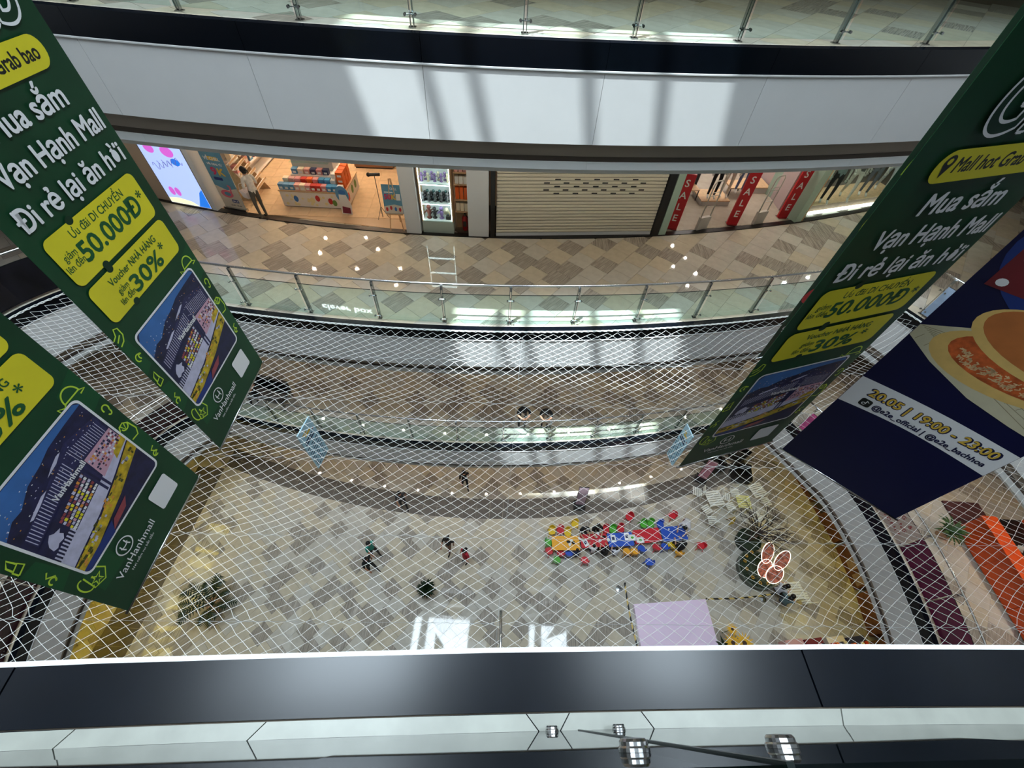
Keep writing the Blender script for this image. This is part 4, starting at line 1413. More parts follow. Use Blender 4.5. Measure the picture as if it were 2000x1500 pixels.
P.rrect('word_plate', 0.30*w, 0.75*w, 1.47, 1.58, 0.03, M_GOLDT)
P.text('poster_text', 'VỀ CHILL', 0.12*w, 1.48, 0.12, M_PLAST, 0.004, width=0.72*w)
P.text('poster_text', 'VỚI DEAL TỪ', 0.15*w, 1.34, 0.08, M_PLAST, 0.003, width=0.68*w)
P.text('poster_number', '9', 0.20*w, 1.06, 0.30, mat('poster_pink', rgb(206, 50, 96), 0.5), 0.012, width=0.22*w)
P.text('poster_number', 'K', 0.50*w, 1.06, 0.28, M_GOLDT, 0.012, width=0.28*w)
P.rrect('blue_tag', 0.15*w, 0.55*w, 0.90, 0.99, 0.02, M_PBLUE)
P.disc('float_ring', 0.42*w, 0.50, 0.20, 0.12, mat('poster_rose', rgb(222, 110, 130), 0.5))
P.disc('float_ring_hole', 0.44*w, 0.50, 0.11, 0.06, M_SEA)
P.poly('float_neck', [(0.6*w, 0.5), (0.68*w, 0.5), (0.74*w, 0.75), (0.62*w, 0.80), (0.60*w, 0.74), (0.66*w, 0.72)], mat('poster_rose', rgb(222, 110, 130), 0.5))
P.rrect('sale_plate', 0.50*w, 0.82*w, 0.24, 0.34, 0.02, M_PBLUE)
P.text('sale_word', 'SALE', 0.53*w, 0.265, 0.07, M_PLAST, 0.002, width=0.26*w)
P.text('sale_dates', '26.05 - 05.06', 0.35*w, 0.13, 0.06, M_PBLACK, 0.001, width=0.5*w)

# easel with the "50K" poster
ea = thing('easel', 'wooden easel carrying a blue 50K poster at the gift shop entrance', 'easel', at(777, 449, ZB+0.035), R(2))
for x0, x1, y0, y1 in ((-0.20, -0.03, -0.05, 0.10), (0.20, 0.03, -0.05, 0.10), (0.0, 0.0, 0.45, 0.12)):
    MB().tube([(x0, y0, 0.0), (x1, y1, 1.5)], 0.016, 6).build('leg', [M_WOOD], ea)
MB().box(-0.24, 0.24, -0.04, 0.01, 0.50, 0.54).build('ledge', [M_WOOD], ea)
es = MB()
es.M = Matrix.Translation((-0.27, -0.02, 0.54)) @ Matrix.Rotation(R(-8), 4, 'X')
es.box(0, 0.54, -0.006, 0.006, 0, 0.80)
po = es.build('poster', [M_SEA], ea)
P = Print(ea, 0.0)
P.M = es.M
def tilt(o):
    for v in o.data.vertices:
        v.co = es.M @ Vector((v.co.x, v.co.y-0.008, v.co.z))
tilt(P.poly('snow', [(0.01, 0.01), (0.53, 0.01), (0.53, 0.22), (0.3, 0.26), (0.01, 0.2)], M_SAND))
tilt(P.text('poster_number', '50', 0.05, 0.40, 0.20, mat('poster_pink', rgb(206, 50, 96), 0.5), 0.008, width=0.18))
tilt(P.text('poster_number', 'K', 0.25, 0.40, 0.20, M_GOLDT, 0.008, width=0.11))
tilt(P.rects('price_card', [(0.38, 0.50, 0.38, 0.56, 0)], [M_PLAST]))
tilt(P.text('poster_text', 'VỀ CHILL', 0.12, 0.66, 0.09, M_PLAST, 0.003, width=0.3))
tilt(P.rects('title_bar', [(0.06, 0.3, 0.58, 0.61, 0)], [M_PLAST]))
for u, v, c in ((0.08, 0.12, 0), (0.2, 0.16, 0), (0.33, 0.13, 1), (0.45, 0.12, 0)):
    tilt(P.disc('poster_blob', u, v, 0.035, 0.06, M_DOT[c], 12))
# thin black stand with a round head
st = thing('scanner_stand', 'thin black stand with a short dark head behind the easel', 'stand', at(748, 424, ZB+0.022))
MB().tube([(0, 0, 0.0), (0, 0, 1.30)], 0.010, 6).build('pole', [M_BLK], st)
MB().tube([(-0.16, 0, 1.30), (0.16, 0, 1.33)], 0.045, 10).build('head', [M_BLK], st)
MB().ball((-0.17, 0, 1.30), 0.06, 10, 6).build('lens', [M_BLK], st, smooth=True)
for q in range(3):
    t = 2.1*q
    MB().tube([(0, 0, 0.35), (0.2*math.cos(t), 0.2*math.sin(t), 0.0)], 0.008, 5).build('leg', [M_BLK], st)
# low brown cabinet at the back of the gift shop
lc = thing('low_cabinet', 'low brown cabinet deep inside the gift shop', 'cabinet', at(735, 330, ZB+0.022), R(4))
MB().box(-0.75, 0.6, 0, 0.45, 0.05, 0.62).build('body', [mat('walnut', rgb(138, 98, 70), 0.5)], lc)
MB().box(-0.77, 0.62, -0.02, 0.46, 0.62, 0.65).build('top', [M_WOOD], lc)
MB().box(-0.72, 0.57, 0.02, 0.43, 0.0, 0.05).build('plinth', [M_BLK], lc)
# step shelf on the left of the gift shop
ss = thing('step_rack', 'pale wooden step rack between the roll-up stand and the wall', 'rack', (-8.98, 12.75, ZB+0.022), R(95))
for i in range(6):
    MB().box(-0.4, 0.4, -0.10*i-0.10, -0.10*i, 1.1-0.15*i-0.02, 1.1-0.15*i).build('shelf', [M_KIO], ss)
    MB().box(-0.4, 0.4, -0.10*i-0.10, -0.10*i-0.085, 1.1-0.15*i, 1.1-0.15*i+0.05).build('lip', [M_WOOD], ss)
for x in (-0.4, 0.4):
    b = MB()
    b.add([(x-0.01, 0, 0), (x-0.01, -0.62, 0), (x-0.01, 0, 1.1), (x+0.01, 0, 0), (x+0.01, -0.62, 0), (x+0.01, 0, 1.1)], [(0, 1, 2), (5, 4, 3), (0, 3, 4, 1), (1, 4, 5, 2), (2, 5, 3, 0)])
    b.build('side_panel', [M_WOOD], ss)
wr = thing('wall_shelf', 'crowded pink and green shelf on the left wall of the gift shop', 'shelf', (-9.5, 14.2, ZB+0.022), R(90))
for z in (0.05, 0.45, 0.85, 1.25, 1.65):
    MB().box(-1.2, 1.8, -0.35, 0.0, z, z+0.03).build('board', [M_KIO], wr)
MB().box(-1.2, 1.8, 0.0, 0.03, 0, 2.0).build('back', [M_KIO], wr)
for zi, z in enumerate((0.48, 0.88, 1.28)):
    for i in range(9):
        gx, gy = -9.5+0.2, 13.2+0.3*i
        c = ['pink', 'cream', 'rose', 'pale blue', 'red'][(i+zi) % 5]
        key = ('shelfbox', c)
        if key not in boxmesh:
            boxmesh[key] = (MB().box(-0.08, 0.08, -0.1, 0.1, 0, 0.22).mesh('pack_body', [bx_m[c]]), MB().box(-0.083, 0.083, -0.06, 0.06, 0.06, 0.15).mesh('pack_label', [M_PLAST]))
        t = thing('packet', c+' packet on the wall shelf of the gift shop', 'packet', (gx, gy, ZB+0.022+z), 0, 'packets on the wall shelf')
        link('body', boxmesh[key][0], t)
        link('front_label', boxmesh[key][1], t)

# lit glass cabinet with figurines
(cx, cy), a = tframe(-2.53)
vc = thing('glass_cabinet', 'brightly lit glass cabinet full of figurines between two white piers', 'cabinet', (cx, cy+0.10, ZB+0.03), a)
VW = 0.92
M_CABL = mat('cabinet_white', rgb(226, 232, 232), 0.5)
MB().box(-VW/2, VW/2, 0, 0.42, 0, 0.36).build('base', [mat('cabinet_base', rgb(176, 190, 182), 0.4)], vc)
MB().box(-VW/2, VW/2, 0.40, 0.42, 0.36, 2.4).build('back', [M_CABL], vc)
for x in (-VW/2, VW/2-0.03):
    MB().box(x, x+0.03, 0, 0.42, 0.36, 2.4).build('side', [M_WOOD], vc)
for z in (0.36, 0.90, 1.46, 2.02):
    MB().box(-VW/2+0.03, VW/2-0.03, 0.01, 0.40, z, z+0.02).build('shelf', [M_CABL], vc)
M_TUBE = mat('cabinet_tube', (1, 1, 1), 0.5, emit=(0.92, 0.96, 1.0), estr=7.0)
for z in (0.885, 1.445, 2.005):
    MB().box(-VW/2+0.05, VW/2-0.05, 0.03, 0.06, z-0.02, z).build('light_tube', [M_TUBE], vc)
for x in (-VW/2+0.035, VW/2-0.05):
    MB().box(x, x+0.015, 0.015, 0.03, 0.40, 2.0).build('light_tube', [M_TUBE], vc)
MB().box(-VW/2+0.03, VW/2-0.03, 0.0, 0.008, 0.36, 2.4).build('glass_door', [M_GLASS], vc)
fig_m = [mat('figure_%s' % n_, c, 0.5) for n_, c in (('lilac', rgb(150, 120, 180)), ('grey', rgb(110, 110, 116)), ('black', rgb(36, 36, 42)), ('teal', rgb(70, 110, 110)), ('brown', rgb(110, 50, 40)), ('cream', rgb(230, 220, 190)))]
def figmesh(i):
    b = MB()
    b.lathe([(0.035, 0), (0.035, 0.012), (0.012, 0.016), (0.026, 0.06), (0.03, 0.10), (0.012, 0.125)], 8)
    b.ball((0, 0, 0.15), 0.03, 8, 5)
    b.tube([(-0.026, 0, 0.11), (-0.06, -0.01, 0.07)], 0.009, 5)
    b.tube([(0.026, 0, 0.11), (0.06, -0.01, 0.13)], 0.009, 5)
    return b.mesh('figurine', [fig_m[i]], True)
figs = [figmesh(i) for i in range(6)]
ca, sa = math.cos(a), math.sin(a)
def infig(u, v, z, i, s, label, grp):
    o = link('figurine', figs[i], None, (cx+ca*u-sa*v, cy+0.10+sa*u+ca*v, ZB+0.03+z))
    o.scale = (s, s, s)
    tag(o, label, 'figurine', grp)
for i in range(9):
    infig(-0.36+0.09*i, 0.16+0.1*(i % 2), 1.481, (0, 0, 5)[i % 3], 1.3, 'small lilac or cream figurine on the top shelf of the lit cabinet', 'figurines on the top cabinet shelf')
for i in range(14):
    infig(-0.38+0.058*i, 0.12+0.08*(i % 3), 0.921, (1, 2, 3)[i % 3], 1.5, 'small dark figurine on the middle shelf of the lit cabinet', 'figurines on the middle cabinet shelf')
for u, i, s, l in ((-0.26, 4, 2.2, 'brown winged figurine on the bottom shelf of the lit cabinet'), (-0.10, 2, 1.9, 'black figurine on the bottom shelf of the lit cabinet'), (0.10, 0, 2.0, 'lilac figurine on the bottom shelf of the lit cabinet')):
    infig(u, 0.18, 0.381, i, s, l, 'figurines on the bottom cabinet shelf')
gh = thing('gramophone', 'tiny gramophone with a cream horn on the bottom cabinet shelf', 'gramophone', (cx+ca*0.30, cy+0.28, ZB+0.03+0.381), a)
MB().box(-0.07, 0.07, -0.07, 0.07, 0, 0.09).build('body', [M_BLK], gh)
MB().tube([(0.03, 0, 0.09), (0.04, 0, 0.16), (0.0, -0.02, 0.24), (-0.05, -0.08, 0.28)], [0.008, 0.012, 0.03, 0.10], 12).build('horn', [fig_m[5]], gh, smooth=True)
# narrow shelf and fire extinguisher
(cx, cy), a = tframe(-1.82)
ns = thing('narrow_shelf', 'narrow wooden shelf above the fire extinguisher', 'shelf', (cx, cy+0.22, ZB+0.03), a)
MB().box(-0.19, 0.19, 0.25, 0.28, 0, 2.4).build('back', [M_WOOD], ns)
for z in (0.62, 0.98, 1.42, 1.75, 2.1):
    MB().box(-0.19, 0.19, 0, 0.25, z, z+0.02).build('board', [M_WOOD], ns)
for i, (z, c, hh) in enumerate(((0.641, 'cream', 0.24), (1.001, 'orange', 0.34), (1.441, 'white', 0.2), (1.771, 'rose', 0.26))):
    for j in range(3):
        key = ('ns', c, hh)
        if key not in boxmesh:
            boxmesh[key] = (MB().box(-0.05, 0.05, -0.06, 0.06, 0, hh).mesh('pack_body', [bx_m[c]]), MB().box(-0.052, 0.052, -0.03, 0.03, hh*0.3, hh*0.6).mesh('pack_label', [M_PLAST]))
        t = thing('packet', ('left ', 'middle ', 'right ')[j]+c+' packet on the narrow shelf above the extinguisher', 'packet', (cx-0.12+0.12*j, cy+0.33, ZB+0.03+z), a, 'packets on the narrow shelf')
        link('body', boxmesh[key][0], t)
        link('front_label', boxmesh[key][1], t)
fe = thing('fire_extinguisher', 'red fire extinguisher standing beside the white pier', 'extinguisher', (-1.76, 11.60, ZB+0.03))
M_FRED = mat('extinguisher_red', rgb(176, 24, 26), 0.3)
MB().lathe([(0.075, 0.0), (0.085, 0.03), (0.085, 0.40), (0.06, 0.46), (0.03, 0.48)], 14).build('cylinder', [M_FRED], fe, smooth=True)
MB().box(-0.02, 0.02, -0.09, 0.04, 0.48, 0.54).build('valve', [M_BLK], fe)
MB().tube([(0.02, -0.05, 0.52), (0.10, -0.08, 0.45), (0.095, -0.06, 0.2), (0.09, -0.05, 0.08)], 0.013, 6).build('hose', [M_BLK], fe)
MB().box(-0.05, 0.05, -0.089, -0.080, 0.15, 0.32).build('label_patch', [M_BLK], fe)

# SALE stands
def sale_stand(px, py, label, rz):
    t = thing('sale_stand', label, 'stand', at(px, py, ZB+0.02), rz)
    MB().box(-0.17, 0.17, -0.12, 0.12, 0, 0.025).build('base', [M_STEEL], t)
    MB().box(-0.175, 0.175, -0.03, 0.03, 0.025, 1.72).build('red_panel', [mat('sale_red', rgb(188, 22, 32), 0.4)], t)
    P = Print(t, 0.0305)
    for k_, ch in enumerate('SALE'):
        vs, fs = text_mesh(ch, 0.30, 0.004, 0.0, 'CENTER')
        P.put('letter', [(x, 1.36-0.36*k_+y, z) for x, y, z in vs], fs, M_PLAST)
sale_stand(1310, 446, 'red SALE stand nearest the roller shutter', R(-8))
sale_stand(1428, 438, 'red SALE stand in the middle of the clothes shop entrance', R(0))
sale_stand(1526, 425, 'red SALE stand in front of the mint wall', R(8))
# alarm gates
def gate(px, py, label, rz):
    t = thing('alarm_gate', label, 'gate', at(px, py, ZB+0.02), rz)
    M_G = mat('gate_grey', rgb(196, 190, 180), 0.4)
    MB().box(-0.20, 0.20, -0.05, 0.05, 0, 0.42).build('base', [M_G], t)
    MB().tube([(-0.18, 0, 0.42), (-0.18, 0, 1.45), (-0.12, 0, 1.55), (0.12, 0, 1.55), (0.18, 0, 1.45), (0.18, 0, 0.42)], 0.018, 8).build('frame', [M_G], t, smooth=True)
    for z in (0.75, 1.1, 1.2):
        MB().tube([(-0.18, 0, z), (0.18, 0, z)], 0.012, 6).build('crossbar', [M_G], t)
gate(1368, 447, 'pale alarm gate between the first and second SALE stands', R(25))
gate(1478, 436, 'pale alarm gate between the second and third SALE stands', R(25))
# plinths and low tables
def plinth(px, py, w, d, h, label, rz=R(8)):
    t = thing('display_plinth', label, 'plinth', at(px, py, ZB+0.014), rz)
    MB().box(-w/2, w/2, 0, d, 0.0, h-0.03).build('body', [mat('plinth_grey', rgb(196, 192, 186), 0.5)], t)
    MB().box(-w/2-0.01, w/2+0.01, -0.01, d+0.01, h-0.03, h).build('top', [M_WOOD], t)
    return t
plinth(1394, 402, 1.0, 0.8, 0.18, 'low wooden display plinth between the first two SALE stands')
def ltable(px, py, w, d, h, label):
    t = thing('display_table', label, 'table', at(px, py, ZB+0.014), R(8))
    MB().box(-w/2, w/2, 0, d, h-0.04, h).build('top', [M_WOOD], t)
    for x in (-w/2+0.02, w/2-0.02):
        for y in (0.02, d-0.02):
            MB().box(x-0.012, x+0.012, y-0.012, y+0.012, 0, h-0.04).build('leg', [M_BLK], t)
ltable(1340, 392, 0.7, 0.6, 0.38, 'display table behind the first SALE stand')
ltable(1437, 388, 0.7, 0.6, 0.38, 'display table behind the second SALE stand')
wp = plinth(1478, 378, 0.8, 0.7, 0.22, 'white low plinth behind the second SALE stand')
# window plinth on the right
wt = thing('window_plinth', 'long wooden step carrying the mannequins in the right window', 'plinth', (9.68, 14.15, ZB+0.012), R(20.5))
for i in range(6):
    MB().box(0.66*i, 0.66*i+0.655, 0, 0.95, 0, 0.24).build('front_board', [mat('window_wood', rgb(150, 122, 96), 0.5, var=0.06, noise=0.1, nscale=6)], wt)
    MB().box(0.66*i, 0.66*i+0.655, -0.01, 0.95, 0.24, 0.27).build('top_board', [M_WOOD], wt)
MB().box(-0.02, 4.0, -0.14, -0.02, 0.0, 0.05).build('light_strip', [mat('window_light', (1, 1, 1), 0.5, emit=(1, 0.96, 0.88), estr=2.0)], wt)
wg = thing('shop_window', 'tall glass pane in front of the right hand mannequins', 'window', (9.32, thr_y(9.32)+0.04, ZB+0.03), R(20.5))
MB().box(0, 4.3, 0, 0.012, 0, 3.0).build('pane', [M_GLASS], wg)
MB().box(-0.03, 0.0, -0.02, 0.03, 0, 3.0).build('frame', [M_WOOD], wg)
# ceiling lamps of the shops and walkway (they show as bright dots mirrored in the floor)
M_LAMP = mat('downlight', (1, 1, 1), 0.5, emit=(1.0, 0.9, 0.75), estr=60.0)
dl_r = MB().lathe([(0.085, -0.012), (0.085, 0.0), (0.07, 0.0)], 14).mesh('lamp_ring', [M_STEEL])
dl_d = MB().lathe([(0.068, -0.006), (0.068, -0.002)], 14).mesh('lamp_disc', [M_LAMP])
def downlight(x, y, z, watt, col, label, grp):
    t = thing('ceiling_lamp', label, 'lamp', (x, y, z), 0, grp)
    link('ring', dl_r, t)
    link('disc', dl_d, t)
    d = bpy.data.lights.new('lamp_light', 'SPOT')
    d.energy = watt
    d.color = col
    d.spot_size = R(150)
    d.spot_blend = 0.6
    d.shadow_soft_size = 0.06
    o = bpy.data.objects.new('lamp_light', d)
    COL.objects.link(o)
    o.parent = t
    o.location = (0, 0, -0.03)
for x, y in ((-8.72, 16.16), (-6.99, 16.42), (-8.59, 15.05), (-8.45, 13.96), (-6.74, 14.16), (-4.99, 14.36), (-4.92, 13.29), (-6.24, 15.6)):
    downlight(x, y, ZA-1.9, 62, (1.0, 0.76, 0.52), 'warm round downlight in the gift shop ceiling', 'gift shop downlights')
for x, y in ((6.96, 17.5), (7.36, 16.6), (5.7, 16.06), (6.7, 15.9), (7.6, 15.5), (7.07, 14.6)):
    downlight(x, y, ZA-1.9, 50, (1.0, 0.92, 0.84), 'round downlight in the clothes shop ceiling', 'clothes shop downlights')
for x, y in ((10.0, 14.7), (11.4, 15.3), (12.6, 15.8)):
    downlight(x, y, ZA-1.9, 70, (1.0, 0.95, 0.88), 'round downlight above the mannequin window', 'window downlights')
for k in range(13):
    x = -10.5+1.9*k
    downlight(x, thr_y(x)-1.3, ZA-1.9, 25, WARM, 'round downlight in the ceiling over the shop walkway', 'shop walkway downlights')
    downlight(x, far_y(x)+2.6, ZB-1.9, 24, WARM, 'round downlight in the ceiling over the lower gallery', 'lower gallery downlights')
    downlight(x, far_y(x)+2.2, ZC-1.9, 36, WARM, 'round downlight in the ceiling under the lower gallery', 'ground hall downlights')
for y in (1.5, 4.0, 6.5):
    downlight(-15.0, y, ZB-1.9, 40, WARM, 'round downlight over the left of the lower gallery', 'left gallery downlights')
    downlight(14.9, y+0.7, ZB-1.9, 70, WARM, 'round downlight over the right of the lower gallery', 'right gallery downlights')
    downlight(15.0, y+1, ZA-1.9, 40, WARM, 'round downlight over the right of the shop level', 'right shop level downlights')
for k in range(7):
    x = -7+2.4*k
    downlight(x, far_y(x)+2.2, ZU1-1.36, 60, WARM, 'round downlight over the topmost gallery across the void', 'topmost gallery downlights')

# shop sign over the gift shop, mirrored in the polished floor
sg = thing('shop_sign', 'glowing white clever box lettering over the gift shop entrance', 'sign', (-7.1, thr_y(-7.1)-0.02, ZB+3.18), math.atan(0.02768*-6.2+0.10166))
M_SIGN = mat('sign_glow', (1, 1, 1), 0.5, emit=(1, 1, 1), estr=16.0)
MB().box(-0.05, 1.95, 0.0, 0.03, -0.08, 0.34).build('backplate', [M_CEIL], sg)
Print(sg, 0.004).text('letters', 'clever box', 0.0, 0.03, 0.34, M_SIGN, 0.006, width=1.85)
# ================================================================== PEOPLE
_pm = {}
POSES = {}
def pose_points(pose):
    P = dict(pelvis=(0, 0, .93), spine=(0, -.005, 1.12), chest=(0, 0, 1.32), neck=(0, .01, 1.47), headb=(0, .03, 1.545), headt=(0, .02, 1.645),
             shL=(-.17, 0, 1.40), elL=(-.23, -.02, 1.13), wrL=(-.23, .07, .90), haL=(-.225, .10, .83),
             shR=(.17, 0, 1.40), elR=(.23, -.02, 1.13), wrR=(.23, .07, .90), haR=(.225, .10, .83),
             hiL=(-.09, 0, .88), knL=(-.10, .02, .49), anL=(-.10, -.02, .09), toL=(-.11, .15, .035),
             hiR=(.09, 0, .88), knR=(.10, .02, .49), anR=(.10, -.02, .09), toR=(.11, .15, .035))
    if pose == 'basket':
        P.update(elL=(-.22, .02, 1.12), wrL=(-.08, .22, 1.08), haL=(.0, .24, 1.09), elR=(.22, -.02, 1.12), wrR=(.12, .22, 1.05), haR=(.05, .26, 1.05), headb=(0, .05, 1.54), headt=(0, .05, 1.64))
    if pose == 'walk':
        P.update(knL=(-.10, .14, .50), anL=(-.10, .15, .09), toL=(-.10, .31, .035), knR=(.10, .0, .50), anR=(.10, -.18, .13), toR=(.10, -.04, .04), elL=(-.22, -.12, 1.15), wrL=(-.21, -.10, .92), haL=(-.21, -.08, .84), elR=(.22, .06, 1.14), wrR=(.20, .22, .98), haR=(.19, .28, .93))
    if pose == 'lean':
        P.update(spine=(0, .05, 1.10), chest=(0, .20, 1.24), neck=(0, .32, 1.34), headb=(0, .40, 1.38), headt=(0, .44, 1.46), shL=(-.17, .26, 1.30), shR=(.17, .26, 1.30), elL=(-.22, .36, 1.14), wrL=(-.10, .52, 1.16), haL=(-.04, .55, 1.17), elR=(.22, .36, 1.14), wrR=(.10, .52, 1.16), haR=(.04, .56, 1.17), pelvis=(0, -.06, .93), hiL=(-.09, -.06, .88), hiR=(.09, -.06, .88))
    if pose == 'sit':
        P.update(pelvis=(0, 0, .50), spine=(0, .04, .68), chest=(0, .10, .87), neck=(0, .16, 1.01), headb=(0, .20, 1.07), headt=(0, .22, 1.17), shL=(-.17, .11, .95), shR=(.17, .11, .95), elL=(-.24, .22, .74), wrL=(-.16, .42, .74), haL=(-.13, .49, .74), elR=(.24, .22, .74), wrR=(.16, .42, .74), haR=(.13, .49, .74),
                 hiL=(-.09, .03, .48), knL=(-.12, .42, .50), anL=(-.12, .40, .10), toL=(-.12, .56, .04), hiR=(.09, .03, .48), knR=(.12, .42, .50), anR=(.12, .40, .10), toR=(.12, .56, .04))
    if pose == 'bend':
        P.update(pelvis=(0, -.12, .90), hiL=(-.09, -.12, .86), hiR=(.09, -.12, .86), spine=(0, .05, 1.04), chest=(0, .26, 1.12), neck=(0, .40, 1.17), headb=(0, .48, 1.18), headt=(0, .56, 1.22), shL=(-.17, .32, 1.13), shR=(.17, .32, 1.13), elL=(-.24, .42, .90), wrL=(-.18, .58, .78), haL=(-.15, .64, .74), elR=(.24, .42, .90), wrR=(.18, .58, .78), haR=(.15, .64, .74))
    return P
RAD = dict(pelvis=.125, spine=.108, chest=.125, neck=.05, headb=.072, headt=.082, shL=.062, elL=.043, wrL=.03, haL=.034, hiL=.082, knL=.058, anL=.04, toL=.036)
BONES = [('pelvis', 'spine', 1), ('spine', 'chest', 1), ('chest', 'neck', 1), ('neck', 'headb', 0), ('headb', 'headt', 0)]
for _s in 'LR':
    BONES += [('chest', 'sh'+_s, 1), ('sh'+_s, 'el'+_s, 1), ('el'+_s, 'wr'+_s, 0), ('wr'+_s, 'ha'+_s, 0), ('pelvis', 'hi'+_s, 2), ('hi'+_s, 'kn'+_s, 2), ('kn'+_s, 'an'+_s, 2), ('an'+_s, 'to'+_s, 3)]
def body_mesh(pose, skirt=False):
    key = (pose, skirt)
    if key in _pm:
        return _pm[key]
    P = pose_points(pose)
    names = list(P)
    me = bpy.data.meshes.new('skel')
    me.from_pydata([P[n_] for n_ in names], [(names.index(a), names.index(b)) for a, b, _ in BONES], [])
    ob = bpy.data.objects.new('skel', me)
    COL.objects.link(ob)
    sk = ob.modifiers.new('s', 'SKIN')
    sk.use_smooth_shade = True
    for i, n_ in enumerate(names):
        r = RAD.get(n_) or RAD.get(n_[:-1]+'L')
        d = me.skin_vertices[0].data[i]
        d.radius = (r*1.05, r*0.92)
        d.use_root = (n_ == 'pelvis')
    ss_ = ob.modifiers.new('u', 'SUBSURF')
    ss_.levels = 1
    ss_.render_levels = 1
    dg = bpy.context.evaluated_depsgraph_get()
    dg.update()
    bm_ = bpy.data.meshes.new_from_object(ob.evaluated_get(dg))
    bpy.data.objects.remove(ob)
    vs = [tuple(v.co) for v in bm_.vertices]
    fs = [tuple(p.vertices) for p in bm_.polygons]
    bpy.data.meshes.remove(bm_)
    segs = [(Vector(P[a]), Vector(P[b]), m) for a, b, m in BONES]
    def near(c):
        best, bd = 0, 1e9
        for a, b, m in segs:
            ab = b-a
            t = max(0, min(1, (c-a).dot(ab)/ab.length_squared))
            d = (a+ab*t-c).length
            if d < bd:
                best, bd = m, d
        return best
    mb = MB()
    mb.v, mb.f = vs, fs
    mb.m = [near(sum((Vector(vs[i]) for i in f), Vector())/len(f)) for f in fs]
    # fingers and thumbs, nose and ears
    for s_ in 'LR':
        w, h = Vector(P['wr'+s_]), Vector(P['ha'+s_])
        d = (h-w).normalized()
        sd = d.cross(Vector((0, 0, 1)))
        if sd.length < 0.2:
            sd = Vector((0, 1, 0))
        sd.normalize()
        dn = Vector((0, 0, -1))
        for k_, L in enumerate((.058, .07, .066, .05)):
            o = h+sd*(-.024+.016*k_)
            mb.tube([o, o+d*L*0.6, o+d*L+dn*0.015], [.010, .009, .007], 5, 0)
        o = w+(h-w)*0.5-sd*0.03
        mb.tube([o, o+d*0.03-sd*0.02, o+d*0.055-sd*0.022], [.011, .010, .008], 5, 0)
    hb, ht = Vector(P['headb']), Vector(P['headt'])
    up = (ht-hb).normalized()
    fwd = (Vector((0, 1, 0))-up*up.y)
    fwd.normalize()
    rt = fwd.cross(up)
    mid = hb+(ht-hb)*0.55
    mb.tube([mid+fwd*.07, mid+fwd*.098-up*.018], [.006, .013], 5, 0)
    for sg in (-1, 1):
        mb.ball(mid+rt*sg*.082-up*.01, (.012, .02, .025), 6, 4, 0)
        mb.ball(mid+rt*sg*.03+fwd*.076+up*.018, .010, 6, 4, 4)
    mb.box(mid.x-.02, mid.x+.02, mid.y+fwd.y*.075-.004, mid.y+fwd.y*.075+.006, mid.z-.052, mid.z-.044, 5)
    m = mb.mesh('body', [M_BLK]*6, True)
    # hair caps
    def hair(kind):
        b = MB()
        c = mid+up*0.012-fwd*0.018
        Rm = Matrix((rt, fwd, up)).transposed().to_4x4()
        Rm.translation = c
        b.M = Rm
        rz_ = 0.108
        b.ball((0, 0, 0), (.097, .100, rz_), 14, 7, 0, 0.0, 0.52)
        b.ball((0, -.028, -.02), (.090, .080, .098), 14, 7, 0, 0.15, 0.85)
        if kind == 'bun':
            b.ball((0, -.12, .03), .045, 8, 6)
            b.tube([(0, -.14, .03), (.02, -.19, .01), (.0, -.2, -.05)], [.025, .018, .008], 6)
        if kind == 'long':
            b.tube([(0, -.08, .0), (0, -.10, -.12), (0, -.09, -.26)], [.085, .09, .05], 10)
        if kind == 'tail':
            b.tube([(0, -.10, .04), (0, -.16, -.02), (0, -.15, -.18)], [.03, .035, .012], 8)
        return b.mesh('hair', [M_BLK], True)
    hairs = {k_: hair(k_) for k_ in ('short', 'bun', 'long', 'tail')}
    _pm[key] = (m, hairs)
    return _pm[key]
M_SKIN = mat('skin', rgb(206, 158, 128), 0.55)
M_SKIN2 = mat('skin_tan', rgb(170, 118, 90), 0.55)
M_HAIR = mat('hair_black', rgb(22, 18, 18), 0.4)
M_MANN = mat('mannequin_white', rgb(232, 226, 216), 0.4)
M_EYE = mat('eye_dark', rgb(40, 30, 28), 0.3)
M_LIPS = mat('lips', rgb(160, 80, 74), 0.5)
_cl = {}
def cloth(c):
    if c not in _cl:
        _cl[c] = mat('cloth_%d_%d_%d' % c, rgb(*c), 0.8, noise=0.12, nscale=12)
    return _cl[c]
def person(name, pose, loc, face, height, top, legs, label, hair='short', skin=None, shoes=(30, 28, 28), cat='person', group=None, hairless=False):
    """face: heading of the gaze in degrees, 90 looks away from the camera"""
    me, hairs = body_mesh(pose)
    s = height/1.73
    t = thing(name, label, cat, loc, R(face-90), group)
    t.scale = (s, s, s)
    b = link('body', me, t)
    sk = skin or M_SKIN
    for i, m in enumerate((sk, cloth(top), cloth(legs), cloth(shoes), M_EYE if not hairless else sk, M_LIPS if not hairless else sk)):
        b.material_slots[i].link = 'OBJECT'
        b.material_slots[i].material = m
    if not hairless:
        h = link('hair', hairs[hair], t)
        h.material_slots[0].link = 'OBJECT'
        h.material_slots[0].material = M_HAIR
    return t
